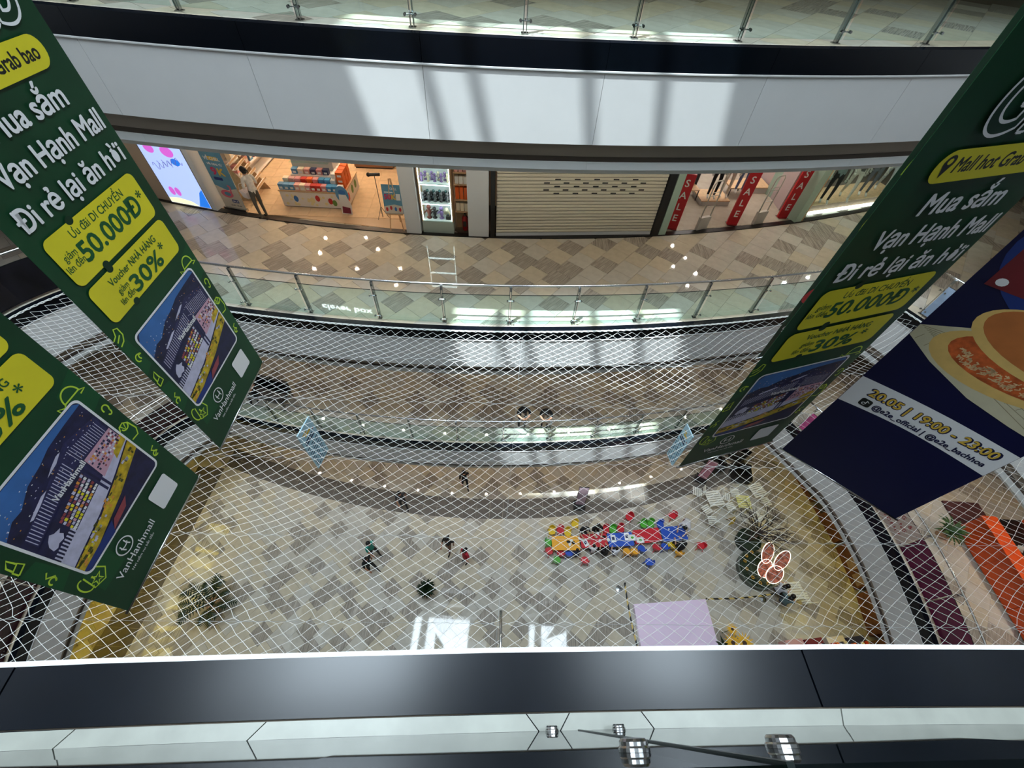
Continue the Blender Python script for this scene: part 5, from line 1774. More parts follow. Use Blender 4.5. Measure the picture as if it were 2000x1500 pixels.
# woman at the gift shop
pw = at(518, 427, ZB+0.03)
person('person', 'basket', pw, 155, 1.56, (236, 232, 226), (92, 90, 82), 'person in white shirt and grey trousers with a basket at the gift shop', 'bun')
hd = Matrix.Rotation(R(155-90), 4, 'Z') @ Vector((0.02, 0.29, 0))
bk = thing('shopping_basket', 'white plastic shopping basket held by the person at the gift shop', 'basket', (pw.x+hd.x*0.9, pw.y+hd.y*0.9, pw.z+0.62), R(155-90))
M_BSK = mat('basket_white', rgb(238, 230, 232), 0.5)
def basket_mesh():
    b = MB()
    w0, d0, w1, d1, h = .15, .10, .19, .13, .20
    bot = [(-w0, -d0, 0), (w0, -d0, 0), (w0, d0, 0), (-w0, d0, 0)]
    topp = [(-w1, -d1, h), (w1, -d1, h), (w1, d1, h), (-w1, d1, h)]
    b.add(bot+topp, [(3, 2, 1, 0), (0, 1, 5, 4), (1, 2, 6, 5), (2, 3, 7, 6), (3, 0, 4, 7)])
    b.tube([(-w1, -d1, h), (w1, -d1, h), (w1, d1, h), (-w1, d1, h)], 0.012, 6, closed=True)
    return b
basket_mesh().build('tub', [M_BSK], bk)
for y in (-.06, .06):
    MB().tube([(-.17, y*2, .2), (-.15, y, .40), (.15, y, .40), (.17, y*2, .2)], .008, 6).build('handle', [M_BSK], bk)
# mannequins
mann = [((1345, 378), 5, (60, 60, 66), (70, 70, 76), 'bare-legged mannequin behind the first SALE stand', 0.0),
        ((1386, 386), 5, (50, 50, 54), (26, 26, 28), 'mannequin in black trousers on the low wooden plinth', 0.20),
        ((1410, 384), 5, (210, 200, 190), (214, 200, 184), 'mannequin in pale trousers on the low wooden plinth', 0.20),
        ((1440, 376), 5, (90, 100, 130), (110, 122, 160), 'mannequin in a grey blue skirt behind the second SALE stand', 0.4)]
for (px, py), f, tp, lg, lb_, dz in mann:
    q = at(px, py, ZB+0.022+dz)
    person('mannequin', 'stand', q, 265, 1.78, tp, lg, lb_, hairless=True, skin=M_MANN, shoes=(236, 232, 226), cat='mannequin')
for i, (px, py, tp, lg, lb_) in enumerate(((1614, 402, (150, 158, 160), (30, 30, 34), 'window mannequin in black trousers, nearest the mint pier'), (1653, 394, (96, 92, 88), (222, 212, 200), 'window mannequin in pale shorts, second from the mint pier'),
                                        (1690, 387, (60, 56, 56), (96, 100, 110), 'window mannequin in grey jeans, third from the mint pier'), (1722, 380, (120, 100, 60), (180, 184, 190), 'window mannequin in light trousers, fourth from the mint pier'))):
    q = at(px, py, ZB+0.284)+Vector((-0.05, 0.22, 0))
    person('mannequin', 'walk' if i % 2 else 'stand', q, 250, 1.78, tp, lg, lb_, hairless=True, skin=M_MANN, shoes=(240, 236, 230), cat='mannequin')

# ================================================================== LOWER GALLERY
q = at(1018, 852, ZC)
person('person', 'lean', (0.45, far_y(0.45)+0.80, ZC), 275, 1.70, (24, 24, 28), (40, 42, 52), 'person in black leaning on the lower gallery rail, left of the pair', 'short')
person('person', 'lean', (1.28, far_y(1.28)+0.72, ZC), 262, 1.62, (18, 18, 20), (150, 128, 112), 'person in black T-shirt leaning on the lower gallery rail, right of the pair', 'long')
bn = thing('bench', 'black upholstered bench on the lower gallery beside the left banner', 'bench', at(520, 775, ZC), R(-12))
for k_ in range(3):
    MB().box(-0.95+0.64*k_, -0.33+0.64*k_, -0.25, 0.25, 0.30, 0.45).build('seat_cushion', [M_BLK], bn)
    MB().box(-0.95+0.64*k_, -0.33+0.64*k_, 0.25, 0.36, 0.35, 0.85).build('back_cushion', [M_BLK], bn)
for x in (-0.9, 0.9):
    for y in (-0.2, 0.3):
        MB().box(x-0.03, x+0.03, y-0.03, y+0.03, 0, 0.30).build('leg', [M_STEELD], bn)
person('person', 'sit', at(500, 768, ZC), 290, 1.65, (22, 22, 26), (30, 30, 36), 'person in black sitting on the bench beside the left banner', 'long')
# right side of the lower gallery: orange counter with goods
M_ORNG = mat('orange_panel', rgb(226, 84, 24), 0.45)
oc = thing('orange_counter', 'long orange display counter at the right edge of the photo', 'counter', (15.6, 2.6, ZC), R(0))
for k_ in range(5):
    MB().box(-1.0, -0.9, -3.0+1.2*k_, -1.81+1.2*k_, 0.05, 0.95).build('front_panel', [M_ORNG], oc)
MB().box(-0.9, 0.3, -3.0, 3.0, 0.05, 0.88).build('body', [M_BLK], oc)
MB().box(-1.02, -0.55, -3.02, 3.02, 0.95, 0.99).build('ledge', [M_ORNG], oc)
MB().box(0.3, 0.38, -3.0, 3.0, 0.05, 1.35).build('back_panel', [M_ORNG], oc)
MB().box(-0.9, 0.3, 3.0, 3.9, 0.0, 0.06).build('mat', [mat('maroon_mat', rgb(86, 44, 44), 0.7)], oc)
rn = random.Random(31)
card = MB()
card.add([(-.12, 0, 0), (.12, 0, 0), (0, .03, .18), (0, .10, 0)], [(0, 1, 2), (1, 3, 2), (3, 0, 2), (0, 3, 1)])
cardm = card.mesh('card', [M_PLAST])
for k_ in range(7):
    o = link('price_card', cardm, None, (15.6-0.35+0.25*(k_ % 2), -0.1+0.8*k_, ZC+0.88), R(80))
    tag(o, 'white folded price card on the orange counter', 'card', 'price cards on the orange counter')
for k_ in range(6):
    c = ['white', 'red', 'cream', 'navy', 'orange', 'pale blue'][k_]
    t = thing('goods_box', c+' box among the goods on the orange counter', 'box', (15.55, 0.2+0.85*k_, ZC+0.88), R(20*k_))
    MB().box(-.14, .14, -.1, .1, 0, .12).build('body', [bx_m[c]], t)
    MB().box(-.145, .145, -.105, .105, .12, .15).build('lid', [bx_m[c]], t)
def leafy(name, label, loc, n, r, h, leaf, pot, seed=1, potr=0.18, poth=0.3, droop=0.5, lw=0.035):
    t = thing(name, label, 'plant', loc)
    MB().lathe([(potr*0.75, 0), (potr, poth), (potr*0.9, poth), (potr*0.85, poth-0.03)], 14).build('pot', [pot], t)
    rn = random.Random(seed)
    lf = MB()
    for k in range(n):
        a = rn.random()*6.283
        L = r*(0.6+0.4*rn.random())
        up = h*(0.4+0.6*rn.random())
        pts = []
        for i in range(5):
            s = i/4
            pts.append(Vector((math.cos(a)*L*s, math.sin(a)*L*s, poth+up*math.sin(s*1.6)*(1-droop*s*s))))
        sd = Vector((-math.sin(a), math.cos(a), 0))
        w = [0.3, 1, 1, 0.7, 0.05]
        vs = []
        for p_, ww in zip(pts, w):
            vs += [p_+sd*lw*ww, p_-sd*lw*ww]
        lf.add(vs, [(2*i, 2*i+1, 2*i+3, 2*i+2) for i in range(4)])
    tag(lf.build('foliage', [leaf], t), kind='stuff')
    return t
M_LEAF = mat('leaf_green', rgb(52, 84, 40), 0.5, noise=0.3, nscale=6)
M_LEAFD = mat('leaf_dark', rgb(24, 44, 20), 0.5, noise=0.3, nscale=6)
M_POT = mat('terracotta', rgb(190, 150, 116), 0.7)
leafy('potted_plant', 'leafy potted plant at the far end of the orange counter', at(1835, 1045, ZC), 40, 0.55, 0.5, M_LEAF, M_POT, 5)
# sign letters on the beige film
M_LETR = mat('letter_red', rgb(150, 40, 40), 0.5)
for line, (ln_, s0) in enumerate((('WELL BEING &', 0), ('THE HEALING', 0), ('PHILOSOPHY', 0))):
    for k_, ch in enumerate(ln_):
        if ch == ' ':
            continue
        p_, n_ = curve(S_FAR1+0.9+4.45-0.155*(len(ln_)-k_))
        a_ = math.atan2(n_.y, n_.x)-math.pi/2
        vs, fs = text_mesh(ch, 0.17, 0.004, 0, 'CENTER')
        b = MB()
        b.M = Matrix.Translation((p_.x+n_.x*0.026, p_.y+n_.y*0.026, ZC+0.72-0.25*line)) @ Matrix.Rotation(a_, 4, 'Z') @ Matrix.Rotation(R(90), 4, 'X')
        b.add(vs, fs)
        b.build('letter', [M_LETR], rr)
# ================================================================== GROUND HALL
def zp(ox, oy, s, x, y, z):
    return at(ox+x/s, oy+y/s, z)
KC = {'red': rgb(206, 40, 52), 'yellow': rgb(236, 196, 34), 'green': rgb(84, 176, 52), 'blue': rgb(44, 86, 190), 'orange': rgb(240, 170, 40)}
KM = {k: mat('plastic_'+k, c, 0.35) for k, c in KC.items()}
# tables
TAB_A = math.atan2(0.62, 5.9)
def kid_table(col, corners, label):
    pts = [at(px, py, 0.52) for px, py in corners]
    c = sum(pts, Vector())/4
    w = ((pts[1]-pts[0]).length+(pts[2]-pts[3]).length)/2-0.01
    d = ((pts[3]-pts[0]).length+(pts[2]-pts[1]).length)/2
    a = math.atan2(pts[1].y-pts[0].y, pts[1].x-pts[0].x)
    t = thing('kids_table', label, 'table', (c.x, c.y, 0), a)
    b = MB()
    r = 0.05
    pl = []
    for sx, sy, a0 in ((1, -1, -90), (1, 1, 0), (-1, 1, 90), (-1, -1, 180)):
        for k in range(4):
            q = R(a0+30*k)
            pl.append((sx*(w/2-r)+r*math.cos(q), sy*(d/2-r)+r*math.sin(q)))
    b.prism(pl, 0.48, 0.52)
    b.build('tabletop', [KM[col]], t)
    MB().box(-w/2+0.06, w/2-0.06, -d/2+0.06, d/2-0.06, 0.42, 0.48).build('apron', [KM[col]], t)
    for x in (-w/2+0.08, w/2-0.08):
        for y in (-d/2+0.08, d/2-0.08):
            MB().tube([(x, y, 0), (x, y, 0.42)], [0.022, 0.03], 8).build('leg', [KM[col]], t)
    return t
kid_table('orange', [(1077, 1047), (1130, 1047), (1134, 1074), (1079, 1075)], 'orange kids table at the left end of the table row')
kid_table('red', [(1131, 1044), (1184, 1041), (1188, 1067), (1137, 1071)], 'red kids table next to the orange one')
kid_table('blue', [(1185, 1042), (1233, 1039), (1240, 1065), (1190, 1069)], 'blue kids table in the middle of the row')
kid_table('red', [(1235, 1036), (1287, 1030), (1293, 1057), (1241, 1062)], 'red kids table fourth in the row')
kid_table('blue', [(1289, 1030), (1336, 1026), (1345, 1054), (1295, 1057)], 'blue kids table at the right end of the row')
# chairs
def chair_proto(col):
    t = thing('kids_chair', 'x', 'chair')
    b = MB()
    pl = [(0.16*math.cos(R(a))*(1.0), 0.16*math.sin(R(a))) for a in range(0, 360, 24)]
    b.prism(pl, 0.275, 0.30)
    b.build('seat', [KM[col]], t)
    b = MB()
    n = 8
    vs = []
    for i in range(n+1):
        a = R(200+140*i/n)
        for rr_, z in ((0.165, 0.30), (0.185, 0.55), (0.170, 0.55), (0.150, 0.30)):
            zz = z if z < 0.4 else z-0.06*abs(i-n/2)/(n/2)
            vs.append((rr_*math.cos(a), rr_*math.sin(a), zz))
    fs = []
    for i in range(n):
        for j in range(4):
            fs.append((4*i+j, 4*i+(j+1) % 4, 4*i+4+(j+1) % 4, 4*i+4+j))
    fs += [(3, 2, 1, 0), (4*n, 4*n+1, 4*n+2, 4*n+3)]
    b.add(vs, fs)
    b.build('backrest', [KM[col]], t, smooth=False)
    for x in (-1, 1):
        for y in (-1, 1):
            MB().tube([(0.15*x, 0.15*y, 0), (0.11*x, 0.11*y, 0.275)], [0.014, 0.02], 6).build('leg', [KM[col]], t)
    return t
PROTO = {}
def chair(col, x, y, face, label):
    p = zp(1020, 960, 5, x, y, 0.3)
    loc = (p.x, p.y, 0)
    if col not in PROTO:
        PROTO[col] = chair_proto(col)
        t = PROTO[col]
        t.location, t.rotation_euler = loc, (0, 0, R(face-90))
        t['label'] = label
        t['group'] = 'kids chairs around the table row'
    else:
        dup(PROTO[col], loc, R(face-90), label, 'kids chairs around the table row')
F, N_ = 278, 98
far = [('yellow', 290, 385, 'yellow kids chair behind the orange table, leftmost'), ('red', 372, 380, 'red kids chair behind the orange table'), ('yellow', 445, 400, 'yellow kids chair behind the orange table, beside the red one'),
       ('yellow', 515, 318, 'yellow kids chair pulled back behind the orange table'), ('red', 815, 372, 'red kids chair behind the first red table, beside the people in black'), ('green', 885, 372, 'green kids chair behind the middle blue table'),
       ('red', 962, 362, 'red kids chair behind the middle blue table'), ('green', 1185, 318, 'left green kids chair of the pair behind the second red table'), ('green', 1256, 314, 'right green kids chair of the pair behind the second red table'),
       ('blue', 1348, 322, 'blue kids chair behind the right end table')]
for c, x, y, l in far:
    chair(c, x, y, F, l)
chair('red', 1045, 250, 240, 'red kids chair standing alone behind the middle blue table')
chair('red', 1465, 235, 200, 'red kids chair standing alone behind the right end table')
near_ch = [('red', 375, 600, 'red kids chair half under the orange table'), ('blue', 455, 602, 'blue kids chair in front of the orange table'), ('red', 610, 672, 'red kids chair in front of the first red table'),
           ('orange', 1020, 588, 'left of the two amber kids chairs before the middle blue table'), ('orange', 1095, 586, 'right of the two amber kids chairs before the middle blue table'),
           ('blue', 1165, 560, 'blue kids chair in front of the second red table, left'), ('red', 1310, 545, 'red kids chair in front of the second red table'), ('blue', 1392, 540, 'blue kids chair in front of the right end table'),
           ('yellow', 1460, 525, 'yellow kids chair in front of the right end table'), ('orange', 1530, 592, 'amber kids chair under the person in black at the right end')]
for c, x, y, l in near_ch:
    chair(c, x, y, N_, l)
chair('green', 255, 497, 10, 'green kids chair at the left end of the orange table')
chair('red', 262, 582, 40, 'red kids chair at the near left corner of the orange table')
chair('green', 338, 668, 70, 'green kids chair standing in front of the orange table')
chair('blue', 1240, 690, 130, 'blue kids chair standing alone in front of the row')
chair('red', 1745, 528, 170, 'red kids chair with a dark bag at the right end of the row')
# things on the tables
M_PAPER = mat('paper_white', rgb(240, 240, 238), 0.7)
def sheet(x, y, w, d, a, label, m=M_PAPER, name='paper_sheet', cat='paper', grp='papers on the kids tables', lines=True):
    p = zp(1020, 960, 5, x, y, 0.521)
    t = thing(name, label, cat, (p.x, p.y, 0.5205), R(a), grp)
    MB().box(-w/2, w/2, -d/2, d/2, 0, 0.004).build('sheet', [m], t)
    if lines:
        MB().box(-w*0.3, w*0.25, -d*0.2, d*0.25, 0.004, 0.006).build('drawing', [bx_m['navy']], t)
sheet(890, 460, 0.21, 0.30, 8, 'white sheet with a dark drawing on the middle blue table')
sheet(1022, 440, 0.22, 0.32, 5, 'large white sheet on the middle blue table')
sheet(620, 500, 0.2, 0.3, 30, 'white sheet at the near edge of the first red table')
def tray(x, y, label):
    p = zp(1020, 960, 5, x, y, 0.53)
    t = thing('tray', label, 'tray', (p.x, p.y, 0.5205), TAB_A)
    MB().box(-.16, .16, -.12, .12, 0, .01).build('floor_panel', [M_PLAST], t)
    for x0, x1, y0, y1 in ((-.16, .16, -.12, -.105), (-.16, .16, .105, .12), (-.16, -.145, -.12, .12), (.145, .16, -.12, .12)):
        MB().box(x0, x1, y0, y1, .01, .045).build('rim', [M_PLAST], t)
    MB().ball((0.02, 0, .02), (.07, .05, .015), 8, 4).build('clay', [KM['green']], t)
tray(1070, 450, 'white tray on the middle blue table beside the large sheet')
tray(1150, 475, 'white tray with green clay on the second red table')
for i, (x, y) in enumerate(((450, 490), (480, 480), (465, 515), (500, 500), (560, 460), (590, 465), (700, 400), (740, 410), (720, 440), (800, 440), (760, 480), (840, 470))):
    p = zp(1020, 960, 5, x, y, 0.53)
    on = 'orange' if x < 530 else 'first red'
    t = thing('craft_scrap', 'small crumpled craft paper on the %s kids table' % on, 'paper', (p.x, p.y, 0.5205), 0.7*i, 'craft papers on the %s table' % on)
    b = MB()
    rn = random.Random(i)
    vs = [(0.09*math.cos(k*1.05)*(0.7+0.5*rn.random()), 0.07*math.sin(k*1.05)*(0.7+0.5*rn.random()), 0.03*rn.random()) for k in range(6)]+[(0, 0, 0.05)]
    b.add(vs, [(k, (k+1) % 6, 6) for k in range(6)]+[tuple(range(6))[::-1]])
    b.build('crumple', [M_PAPER if i % 3 else M_BLK], t)
cup_b = MB().lathe([(0.02, 0), (0.03, 0.06)], 8).mesh('cup_body', [M_PLAST])
cup_r = MB().lathe([(0.031, 0.058), (0.033, 0.064), (0.029, 0.064)], 8).mesh('cup_rim', [M_PLAST])
for x, y in ((1430, 370), (1548, 352), (1522, 345), (1597, 408), (1572, 436), (1612, 435)):
    p = zp(1020, 960, 5, x, y, 0.55)
    t = thing('paint_cup', 'small white paint cup on the right end blue table', 'cup', (p.x, p.y, 0.5205), 0, 'paint cups on the blue table')
    link('cup', cup_b, t)
    link('rim', cup_r, t)
# people around the tables
def seated(x, y, face, h, top, legs, label, hair='short', z=0.75, dz=-0.12):
    p = zp(1020, 960, 5, x, y, z)
    person('person', 'sit', (p.x, p.y, dz), face, h, top, legs, label, hair)
def stand_at(px, py, face, h, top, legs, label, hair='short', pose='stand', zref=1.2, sk=None):
    p = at(px, py, zref*h/1.7)
    person('person', pose, (p.x, p.y, 0), face, h, top, legs, label, hair, skin=sk)
seated(610, 335, 280, 1.62, (26, 26, 30), (30, 30, 36), 'person in black sitting behind the first red table, left of the pair', 'short', 0.9, 0.0)
seated(735, 320, 275, 1.66, (16, 16, 18), (26, 26, 30), 'person in black with long hair sitting behind the first red table', 'long', 0.9, 0.0)
seated(540, 612, 100, 1.15, (24, 32, 66), (30, 36, 60), 'child in dotted navy top in front of the orange table', 'tail', 0.6, 0.0)
seated(700, 575, 95, 1.25, (228, 226, 226), (60, 60, 70), 'child in white in front of the first red table', 'short', 0.65, 0.0)
seated(822, 600, 100, 1.45, (24, 24, 28), (30, 30, 34), 'person in black in front of the middle blue table', 'long', 0.75, 0.0)
seated(920, 600, 95, 1.2, (214, 214, 224), (70, 80, 120), 'child in white patterned top in front of the middle blue table', 'short', 0.6, 0.0)
p = zp(1020, 960, 5, 1605, 310, 1.0)
person('person', 'bend', (p.x+0.12, p.y+0.15, 0), 235, 1.62, (214, 210, 214), (110, 40, 48), 'person in white and red bending over the right end blue table', 'short')
seated(1580, 545, 110, 1.6, (20, 20, 24), (28, 28, 32), 'person in black sitting at the near side of the right end table', 'short', 0.8, 0.0)
# people walking in the hall
stand_at(722, 1066, 330, 1.66, (44, 150, 132), (50, 44, 44), 'person in teal shirt walking beside the one in black', 'short', 'walk', 1.25, M_SKIN2)
stand_at(716, 1096, 330, 1.72, (22, 22, 24), (26, 26, 28), 'person in black T-shirt with a white motif in front of the teal shirt', 'short', 'walk', 1.25, M_SKIN2)
stand_at(874, 1058, 250, 1.64, (22, 20, 20), (120, 86, 70), 'person in black top and shorts near the person in red', 'tail', 'walk', 1.2, M_SKIN2)
stand_at(908, 1082, 230, 1.60, (190, 34, 56), (186, 34, 54), 'person in a red dress in the middle of the hall', 'long', 'stand', 1.1)
stand_at(784, 975, 300, 1.68, (60, 58, 60), (24, 24, 26), 'person in grey walking on the dark floor strip', 'short', 'walk', 0.9, M_SKIN2)
stand_at(907, 935, 290, 1.66, (28, 28, 34), (24, 26, 40), 'person in dark clothes under the lower gallery edge', 'short', 'walk', 0.9)
# potted plants
pp = at(418, 1180, 0.4)
pm = thing('potted_palm', 'potted palm with feathery leaves on the left of the hall', 'plant', (pp.x, pp.y, 0))
MB().lathe([(0.2, 0), (0.27, 0.42), (0.24, 0.42), (0.22, 0.38)], 16).build('pot', [M_POT], pm)
rn = random.Random(8)
for k in range(15):
    a = 0.42*k+rn.random()*0.2
    L, up = 0.75+0.35*rn.random(), 0.5+0.8*rn.random()
    sp = [Vector((math.cos(a)*L*s_, math.sin(a)*L*s_, 0.4+up*math.sin(1.9*s_)*(1-0.25*s_))) for s_ in [i/14 for i in range(15)]]
    b = MB()
    b.tube(sp, [0.012*(1-0.8*i/14) for i in range(15)], 4)
    sd = Vector((-math.sin(a), math.cos(a), 0))
    for i in range(3, 14):
        w = 0.26*math.sin(math.pi*(i-1)/14)
        d = (sp[i+1 if i < 14 else i]-sp[i-1]).normalized()
        for sgn in (-1, 1):
            e = sp[i]+(sd*sgn*0.9+d*0.6)*w-Vector((0, 0, 0.05))
            b.add([sp[i]-d*0.034, e, sp[i]+d*0.034], [(0, 1, 2)])
    b.build('frond', [M_LEAFD], pm)
leafy('potted_bush', 'round dark potted bush in the lower middle of the hall', tuple(at(834, 1152, 0.5))[:2]+(0.0,), 160, 0.42, 0.75, M_LEAFD, M_POT, 9, 0.24, 0.40, 0.35, 0.025)
# bare tree in a dark green tub
tp = at(1458, 1055, 0.5)
tr = thing('bare_tree', 'bare spreading tree with thin branches in a dark green tub', 'tree', (tp.x+0.15, tp.y+0.05, 0))
MB().lathe([(0.42, 0), (0.50, 0.5), (0.46, 0.5), (0.44, 0.44)], 18).build('tub', [mat('tub_green', rgb(24, 44, 26), 0.6)], tr)
tk, br = MB(), MB()
rn = random.Random(12)
def branch(mb, p, d, L, r, lv):
    q = p+d*L
    m = p+d*L*0.5+Vector((rn.uniform(-1, 1), rn.uniform(-1, 1), rn.uniform(-.5, .5)))*L*0.07
    mb.tube([p, m, q], [r, r*0.8, r*0.6], 5, caps=False)
    if lv == 0:
        return
    for k in range(3 if lv > 1 else 4):
        nd = (d+Vector((rn.uniform(-.8, .8), rn.uniform(-.8, .8), rn.uniform(-.35, .5)))).normalized()
        branch(mb, q if k else m, nd, L*rn.uniform(0.6, 0.85), r*0.55, lv-1)
tk.tube([(0, 0, 0.44), (0.05, -0.02, 0.8), (0.12, 0.05, 1.1)], [0.07, 0.06, 0.05], 8)
tk.build('trunk', [mat('bark', rgb(104, 84, 72), 0.8)], tr, smooth=True)
for k in range(14):
    a = k*0.45
    branch(br, Vector((0.12, 0.05, 1.05)), Vector((math.cos(a)*0.9+0.25, math.sin(a)*0.9+0.3, 0.55)).normalized(), 0.55, 0.034, 3)
tag(br.build('branches', [mat('twig', rgb(62, 50, 46), 0.8)], tr), kind='stuff')
# hedge planter with sunflowers and the glowing butterfly
hp = at(1478, 1110, 0.45)
hd_ = thing('hedge_planter', 'oval hedge planter dotted with small yellow sunflowers', 'planter', (hp.x+0.1, hp.y, 0), R(-20))
MB().lathe([(0.75, 0), (0.8, 0.32), (0.74, 0.32)], 24).build('rim', [mat('planter_grey', rgb(92, 98, 88), 0.6)], hd_)
b = MB()
rn = random.Random(5)
for k in range(900):
    a, r_ = rn.random()*6.283, 0.74*math.sqrt(rn.random())
    x, y, z = r_*math.cos(a), r_*math.sin(a), 0.30+0.16*rn.random()
    t2 = rn.random()*6.283
    s_ = 0.05
    b.add([(x, y, z), (x+s_*math.cos(t2), y+s_*math.sin(t2), z+0.03), (x+s_*math.cos(t2+1.2), y+s_*math.sin(t2+1.2), z+0.015)], [(0, 1, 2)])
b.lathe([(0.74, 0.28), (0.70, 0.36), (0.3, 0.40)], 20)
tag(b.build('hedge', [M_LEAFD], hd_), kind='stuff')
M_PET = mat('petal_yellow', rgb(232, 176, 40), 0.5)
fl = MB()
for k in range(12):
    a = 2*math.pi*k/12
    ca, sa = math.cos(a), math.sin(a)
    fl.add([(0.03*ca-0.015*sa, 0.03*sa+0.015*ca, 0), (0.08*ca, 0.08*sa, 0.012), (0.03*ca+0.015*sa, 0.03*sa-0.015*ca, 0)], [(0, 1, 2)])
flm = fl.mesh('petals', [M_PET])
flc = MB().lathe([(0.034, -0.004), (0.036, 0.012), (0.02, 0.02)], 10).mesh('flower_disc', [mat('seed_brown', rgb(70, 44, 26), 0.7)])
for k, (x, y) in enumerate(((-0.35, 0.55), (-0.55, 0.3), (-0.6, 0.05), (-0.5, -0.25), (-0.25, -0.5), (0.05, -0.6), (0.35, -0.5), (0.55, -0.25))):
    t = link('sunflower', flm, hd_, (x, y, 0.5), 0.4*k)
    link('flower_centre', flc, t)
M_NEONW = mat('butterfly_neon', (1, 0.9, 0.75), 0.4, emit=(1.0, 0.86, 0.62), estr=2.6)
bf = thing('butterfly_light', 'glowing butterfly sign standing in the hedge planter', 'sign', (hp.x+0.05, hp.y-0.38, 0.42), R(-18))
M_WINGB = mat('wing_board', rgb(206, 120, 96), 0.4, noise=0.6, nscale=9)
def wing(cx_, cz_, rx_, rz_, n=22):
    return [(cx_+rx_*math.cos(2*math.pi*k/n), cz_+rz_*math.sin(2*math.pi*k/n)) for k in range(n)]
for sg, tilt_, dx in ((1, 8, -0.2), (1, -14, 0.06)):
    Mx = Matrix.Translation((dx, 0, 0)) @ Matrix.Rotation(R(tilt_), 4, 'Z') @ Matrix.Rotation(R(-46), 4, 'X')
    for cx_, cz_, rx_, rz_ in ((0.22, 1.10, 0.22, 0.46), (0.28, 0.44, 0.28, 0.40)):
        pl = wing(sg*cx_, cz_, rx_, rz_)
        b = MB()
        b.M = Mx
        n = len(pl)
        b.add([(x, -0.012, z) for x, z in pl]+[(x, 0.012, z) for x, z in pl], [tuple(range(n)), tuple(range(n, 2*n))[::-1]]+[(i, n+i, n+(i+1) % n, (i+1) % n) for i in range(n)])
        w_ = b.build('wing', [M_WINGB], bf)
        b = MB()
        b.M = Mx
        b.tube([(x, 0, z) for x, z in pl], 0.015, 6, closed=True)
        b.build('neon_rim', [M_NEONW], w_)
MB().tube([(0, 0, 0.0), (0, 0.15, 0.3), (0.02, 0.42, 0.8)], [0.02, 0.03, 0.02], 8).build('body', [M_WINGB], bf)
# slatted cafe furniture
M_SLAT = mat('slat_white', rgb(228, 226, 214), 0.5)
M_SLATY = mat('slat_yellow', rgb(226, 220, 140), 0.5)
def slat_table(px, py, w, a, label, m=M_SLAT, h=0.72):
    p = at(px, py, h)
    t = thing('slat_table', label, 'table', (p.x, p.y, 0), R(a))
    n = 7
    for k in range(n):
        y = -w/2+w*(k+0.5)/n
        MB().box(-w/2, w/2, y-w/n*0.36, y+w/n*0.36, h-0.02, h).build('slat', [m], t)
    for x in (-w/2+0.06, w/2-0.06):
        MB().box(x-0.015, x+0.015, -w/2, w/2, h-0.05, h-0.02).build('rail', [m], t)
        for y in (-w/2+0.04, w/2-0.04):
            MB().tube([(x, y, 0), (x, y, h-0.05)], 0.013, 6).build('leg', [m], t)
def slat_chair(px, py, a, label, m=M_SLAT):
    h = 0.45
    p = at(px, py, h)
    t = thing('slat_chair', label, 'chair', (p.x, p.y, 0), R(a))
    for k in range(5):
        y = -0.17+0.085*k
        MB().box(-0.2, 0.2, y-0.03, y+0.03, h-0.015, h).build('slat', [m], t)
    for k in range(3):
        MB().box(-0.2, 0.2, -0.24, -0.225, 0.56+0.11*k, 0.63+0.11*k).build('back_slat', [m], t)
    for x in (-0.19, 0.19):
        MB().tube([(x, 0.18, 0), (x, 0.16, h-0.015)], 0.011, 6).build('leg', [m], t)
        MB().tube([(x, -0.28, 0), (x, -0.18, h), (x, -0.24, 0.86)], 0.011, 6).build('leg', [m], t)
Z = lambda x, y: (1320+x/4.286, 870+y/4.286)
for (x, y), w, a, l, m in (((325, 440), 0.72, 12, 'white slatted table left of the bare tree', M_SLAT), ((685, 372), 0.66, 20, 'white slatted table farthest from the table row', M_SLAT), ((570, 470), 0.62, 0, 'pale yellow slatted table just behind the bare tree', M_SLATY),
                         ((1000, 1215), 0.66, 8, 'white slatted table beside the two seated people', M_SLAT)):
    slat_table(*Z(x, y), w, a, l, m)
for (x, y), a, l in (((180, 385), 80, 'slatted chair left of the leftmost slatted table'), ((262, 535), 30, 'folded-looking slatted chair in front of the leftmost slatted table'), ((415, 425), 250, 'slatted chair between the two rear slatted tables'),
                     ((308, 628), 0, 'slatted chair nearest the right end of the kids tables'), ((495, 395), 180, 'slatted chair behind the yellow slatted table'), ((462, 515), 20, 'slatted chair in front of the yellow slatted table'),
                     ((755, 470), 200, 'slatted chair right of the farthest slatted table'), ((680, 600), 30, 'slatted chair half hidden by the bare tree'), ((1080, 1280), 10, 'empty slatted chair right of the two seated people')):
    slat_chair(*Z(x, y), a, l)
ys = at(*Z(480, 610), 0.4)
t = thing('floor_sign', 'yellow folding caution sign left of the bare tree', 'sign', (ys.x, ys.y, 0), R(20))
MB().add([(-.15, -.14, 0), (.15, -.14, 0), (.10, 0, .55), (-.10, 0, .55)], [(0, 1, 2, 3)]).build('front_leaf', [KM['yellow']], t)
MB().add([(-.15, .14, 0), (-.10, .004, .55), (.10, .004, .55), (.15, .14, 0)], [(0, 1, 2, 3)]).build('rear_leaf', [KM['yellow']], t)
p = at(*Z(880, 1200), 0.85)
person('person', 'sit', (p.x, p.y, 0), 20, 1.64, (196, 196, 204), (40, 40, 46), 'person in pale grey sitting at the slatted table, farther of the two', 'long')
p = at(*Z(935, 1300), 0.85)
person('person', 'sit', (p.x, p.y, 0), 40, 1.64, (96, 120, 124), (60, 66, 76), 'person in teal grey sitting at the slatted table, nearer of the two', 'long')
